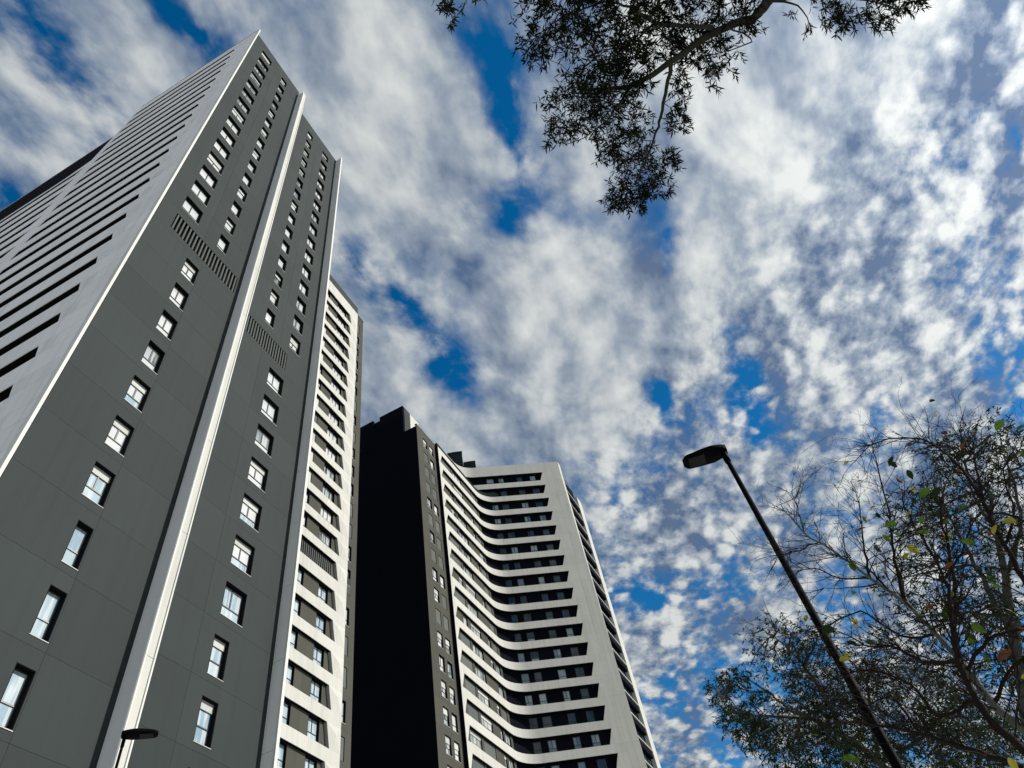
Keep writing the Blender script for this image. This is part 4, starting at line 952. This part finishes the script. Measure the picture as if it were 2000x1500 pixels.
for pts, a, b in A_BR:
    g = Geo(); limb(g, loc_pts(pts, ra), a, b, 9 if a > .03 else 6, 4, 0.012, rg)
    link_obj('branch', g.mesh('branch', M['bark_euc'], True), TA)
lv = Leaves(); tg = Geo()
for c, r_c in A_CL:
    ns = max(6, int(30 * (r_c / 0.35) ** 2)); ns = min(ns, 62)
    sprays(lv, tg, c, r_c, int(ns * (2.0 if c[1] > 4.4 else 1.1)), 17, 0.098, 0.0175, rg, 0.35, 0.8)
# connecting twigs from the nearest branch point to every clump
brp = [Vector(p) for pts, a, b in A_BR for p in smooth_line(pts, 4)]
for c, r_c in A_CL:
    cv = Vector(c); q = min(brp, key=lambda p: (p - cv).length)
    if (q - cv).length > 1.4: continue
    if (q - cv).length > .12:
        m_ = q.lerp(cv, .5) + Vector((rg.uniform(-.06, .06), rg.uniform(-.06, .06), .05))
        tg.tube([tuple(q), tuple(m_), tuple(cv)], [.007, .005, .003], 4, cap=False)
for c in ((5.2, 0.6, 11.2, .9), (6.5, 2.6, 12.0, 1.0), (7.6, 1.2, 11.0, 1.0), (6.2, -.4, 10.6, .8), (4.4, 1.6, 11.6, .6), (8.0, 2.6, 12.2, .9)):
    sprays(lv, tg, c[:3], c[3], 110, 7, 0.12, 0.024, rg, 0.35, 0.8)
me = tg.mesh('twigs', M['bark_euc']); me.transform(Matrix.Translation((-ra[0], -ra[1], -ra[2])))
link_obj('twigs', me, TA, kind='stuff')
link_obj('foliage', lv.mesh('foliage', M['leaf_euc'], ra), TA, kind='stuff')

# near half-bare tree at the lower right
rb = (1.25, 4.35, 0.0)
TB = thing('half_bare_tree', rb, 'near tree at the lower right, mostly bare twigs with scattered yellow, green and brown leaves', 'tree')
g = Geo()
ends = [B_BR[0][0][0], B_BR[1][0][0], B_BR[3][0][0], B_BR[8][0][0]]
limb(g, loc_pts([(1.25, 4.35, -0.1), (1.2, 4.3, 0.9), (1.12, 4.25, 1.7)], rb), 0.075, 0.055, 10, 4)
for e in ends: limb(g, loc_pts([(1.13, 4.26, 1.6), tuple((Vector((1.13, 4.26, 1.6)) + Vector(e)) / 2 + Vector((.03, 0, -.05))), tuple(e)], rb), 0.045, 0.032, 8, 4)
link_obj('trunk', g.mesh('trunk', M['bark_pale'], True), TB)
tw = Geo()
def twig(p, d, ln, r, lvl):
    seg = 4; P = [p]; q = p; dd = d.copy()
    for i in range(seg):
        dd = (dd + Vector((rg.gauss(0, .16), rg.gauss(0, .16), rg.gauss(0, .14) - .01))).normalized()
        q = q + dd * ln / seg; P.append(q)
    tw.tube([tuple(x) for x in P], [r * (1 - .17 * i) for i in range(seg + 1)], 3 if r < .003 else 4, cap=False)
    if lvl > 0:
        for k in range(rg.choice([2, 3, 3, 4])):
            i = rg.randint(1, seg); s_ = Vector((rg.gauss(0, 1), rg.gauss(0, 1), rg.gauss(0, .8)))
            nd = (dd + s_.normalized() * rg.uniform(.6, 1.0)).normalized()
            twig(P[i], nd, ln * rg.uniform(.4, .65), r * .6, lvl - 1)
tips = []
for bi, (pts, a, b) in enumerate(B_BR):
    g = Geo(); L, rads = limb(g, loc_pts(pts, rb), a, b, 8 if a > .015 else 5, 4, 0.006, rg)
    link_obj('branch', g.mesh('branch', M['bark_pale'] if a > .02 else M['bark_twig'], True), TB)
    n = len(L)
    for i in range(1, n):
        if rads[i] > .024 and rg.random() < .5: continue
        for rep in range(2 if i > n * .3 else 1):
            if rg.random() < .12: continue
            d = (L[i] - L[i - 1]).normalized()
            s_ = Vector((rg.gauss(0, 1), rg.gauss(0, 1), rg.gauss(0, .9)))
            nd = (d * .9 + s_.normalized() * .75).normalized()
            twig(L[i], nd, rg.uniform(.10, .30), max(.0024, min(.0045, rads[i] * .5)), 2)
link_obj('twigs', tw.mesh('twigs', M['bark_twig']), TB, kind='stuff')
def big_leaf(mat):
    n = 6; v = []; f = []
    for i in range(n + 1):
        t = i / n; w = 0.30 * math.sin(math.pi * min(1, t * .93 + .05)) ** .8; y = t
        v += [(-w, y, 0.10 * w * 2 + .06 * math.sin(t * 3)), (0, y, .06 * math.sin(t * 3)), (w, y, 0.10 * w * 2 + .06 * math.sin(t * 3))]
    for i in range(n):
        a = i * 3; f += [(a, a + 1, a + 4, a + 3), (a + 1, a + 2, a + 5, a + 4)]
    v += [(0, -.25, 0.02), (.012, 0, 0)]; f.append((len(v) - 2, len(v) - 1, 1))
    return mesh_of('leaf', v, f, mat, smooth=True)
lm = {k: big_leaf(M['leaf_' + k]) for k in 'gdyb'}
for p, c in B_LF:
    o = link_obj('leaf', lm[c], TB, tuple(p[i] - rb[i] for i in range(3)))
    o.rotation_euler = (rg.uniform(-1.2, 1.2), rg.uniform(-.8, .8), rg.uniform(0, 6.28)); s_ = rg.uniform(.05, .08)
    o.scale = (s_ * rg.uniform(.8, 1.1), s_, s_)
for i in range(45):
    pts, a, b = rg.choice(B_BR[:8]); L = smooth_line(pts, 3); p = rg.choice(L[3:]) + Vector((rg.gauss(0, .12), rg.gauss(0, .12), rg.gauss(0, .12)))
    o = link_obj('leaf', lm[rg.choice('gdggyb')], TB, tuple(p[i] - rb[i] for i in range(3)))
    o.rotation_euler = (rg.uniform(-1.2, 1.2), rg.uniform(-.8, .8), rg.uniform(0, 6.28)); s_ = rg.uniform(.028, .05)
    o.scale = (s_ * rg.uniform(.6, 1.1), s_, s_)

# two broad trees farther back
def far_tree(name, base, label, clumps, branches, trunk_pts, r0, density, extra=()):
    t = thing(name, base, label, 'tree')
    g = Geo(); limb(g, loc_pts(trunk_pts, base), r0, branches[0][1], 10, 4)
    link_obj('trunk', g.mesh('trunk', M['bark_far'], True), t)
    for pts, a, b in branches:
        g = Geo(); limb(g, loc_pts(pts, base), a, b, 7, 4, 0.03, rg)
        link_obj('branch', g.mesh('branch', M['bark_far'], True), t)
    lv = Leaves(); tg = Geo()
    bp = [Vector(p) for pts, a, b in branches for p in smooth_line(pts, 4)]
    for c, r_c, w in clumps:
        ns = int(density * w * (r_c / .6) ** 2)
        sprays(lv, tg, c, r_c * 1.05, ns, 10, 0.105, 0.026, rg, 0.45, 0.85, 0.004)
        cv = Vector(c)
        near = sorted(bp, key=lambda p: (p - cv).length)[:2]
        for q in near[:1 + (w > .5)]:
            m_ = q.lerp(cv, .5) + Vector((rg.uniform(-.2, .2), rg.uniform(-.2, .2), rg.uniform(-.1, .2)))
            tg.tube([tuple(q), tuple(m_), tuple(cv)], [.03, .02, .01], 4, cap=False)
            for k in range(6):
                e = cv + Vector((rg.gauss(0, .6), rg.gauss(0, .6), rg.gauss(0, .5))) * r_c
                tg.tube([tuple(m_), tuple(m_.lerp(e, .5) + Vector((0, 0, .1))), tuple(e)], [.012, .009, .005], 3, cap=False)
    me = tg.mesh('twigs', M['bark_far']); me.transform(Matrix.Translation((-base[0], -base[1], -base[2])))
    link_obj('twigs', me, t, kind='stuff')
    link_obj('foliage', lv.mesh('foliage', M['leaf_far'], base), t, kind='stuff')
    return t
s1 = C1_BR[0][0][0]; s2 = C2_BR[0][0][0]
far_tree('broad_tree', (s1[0] + .4, s1[1] + .2, 0), 'loose green tree behind the bare twigs at the right edge, with pale forking limbs', C1_CL, C1_BR,
         [(s1[0] + .4, s1[1] + .2, -.1), (s1[0] + .3, s1[1] + .1, s1[2] * .5), tuple(s1)], .24, 52)
far_tree('broad_tree', (s2[0] + .3, s2[1], 0), 'dark bushy tree reaching left behind the foot of the lamp pole', C2_CL, C2_BR,
         [(s2[0] + .3, s2[1], -.1), (s2[0] + .2, s2[1], s2[2] * .5), tuple(s2)], .22, 115)
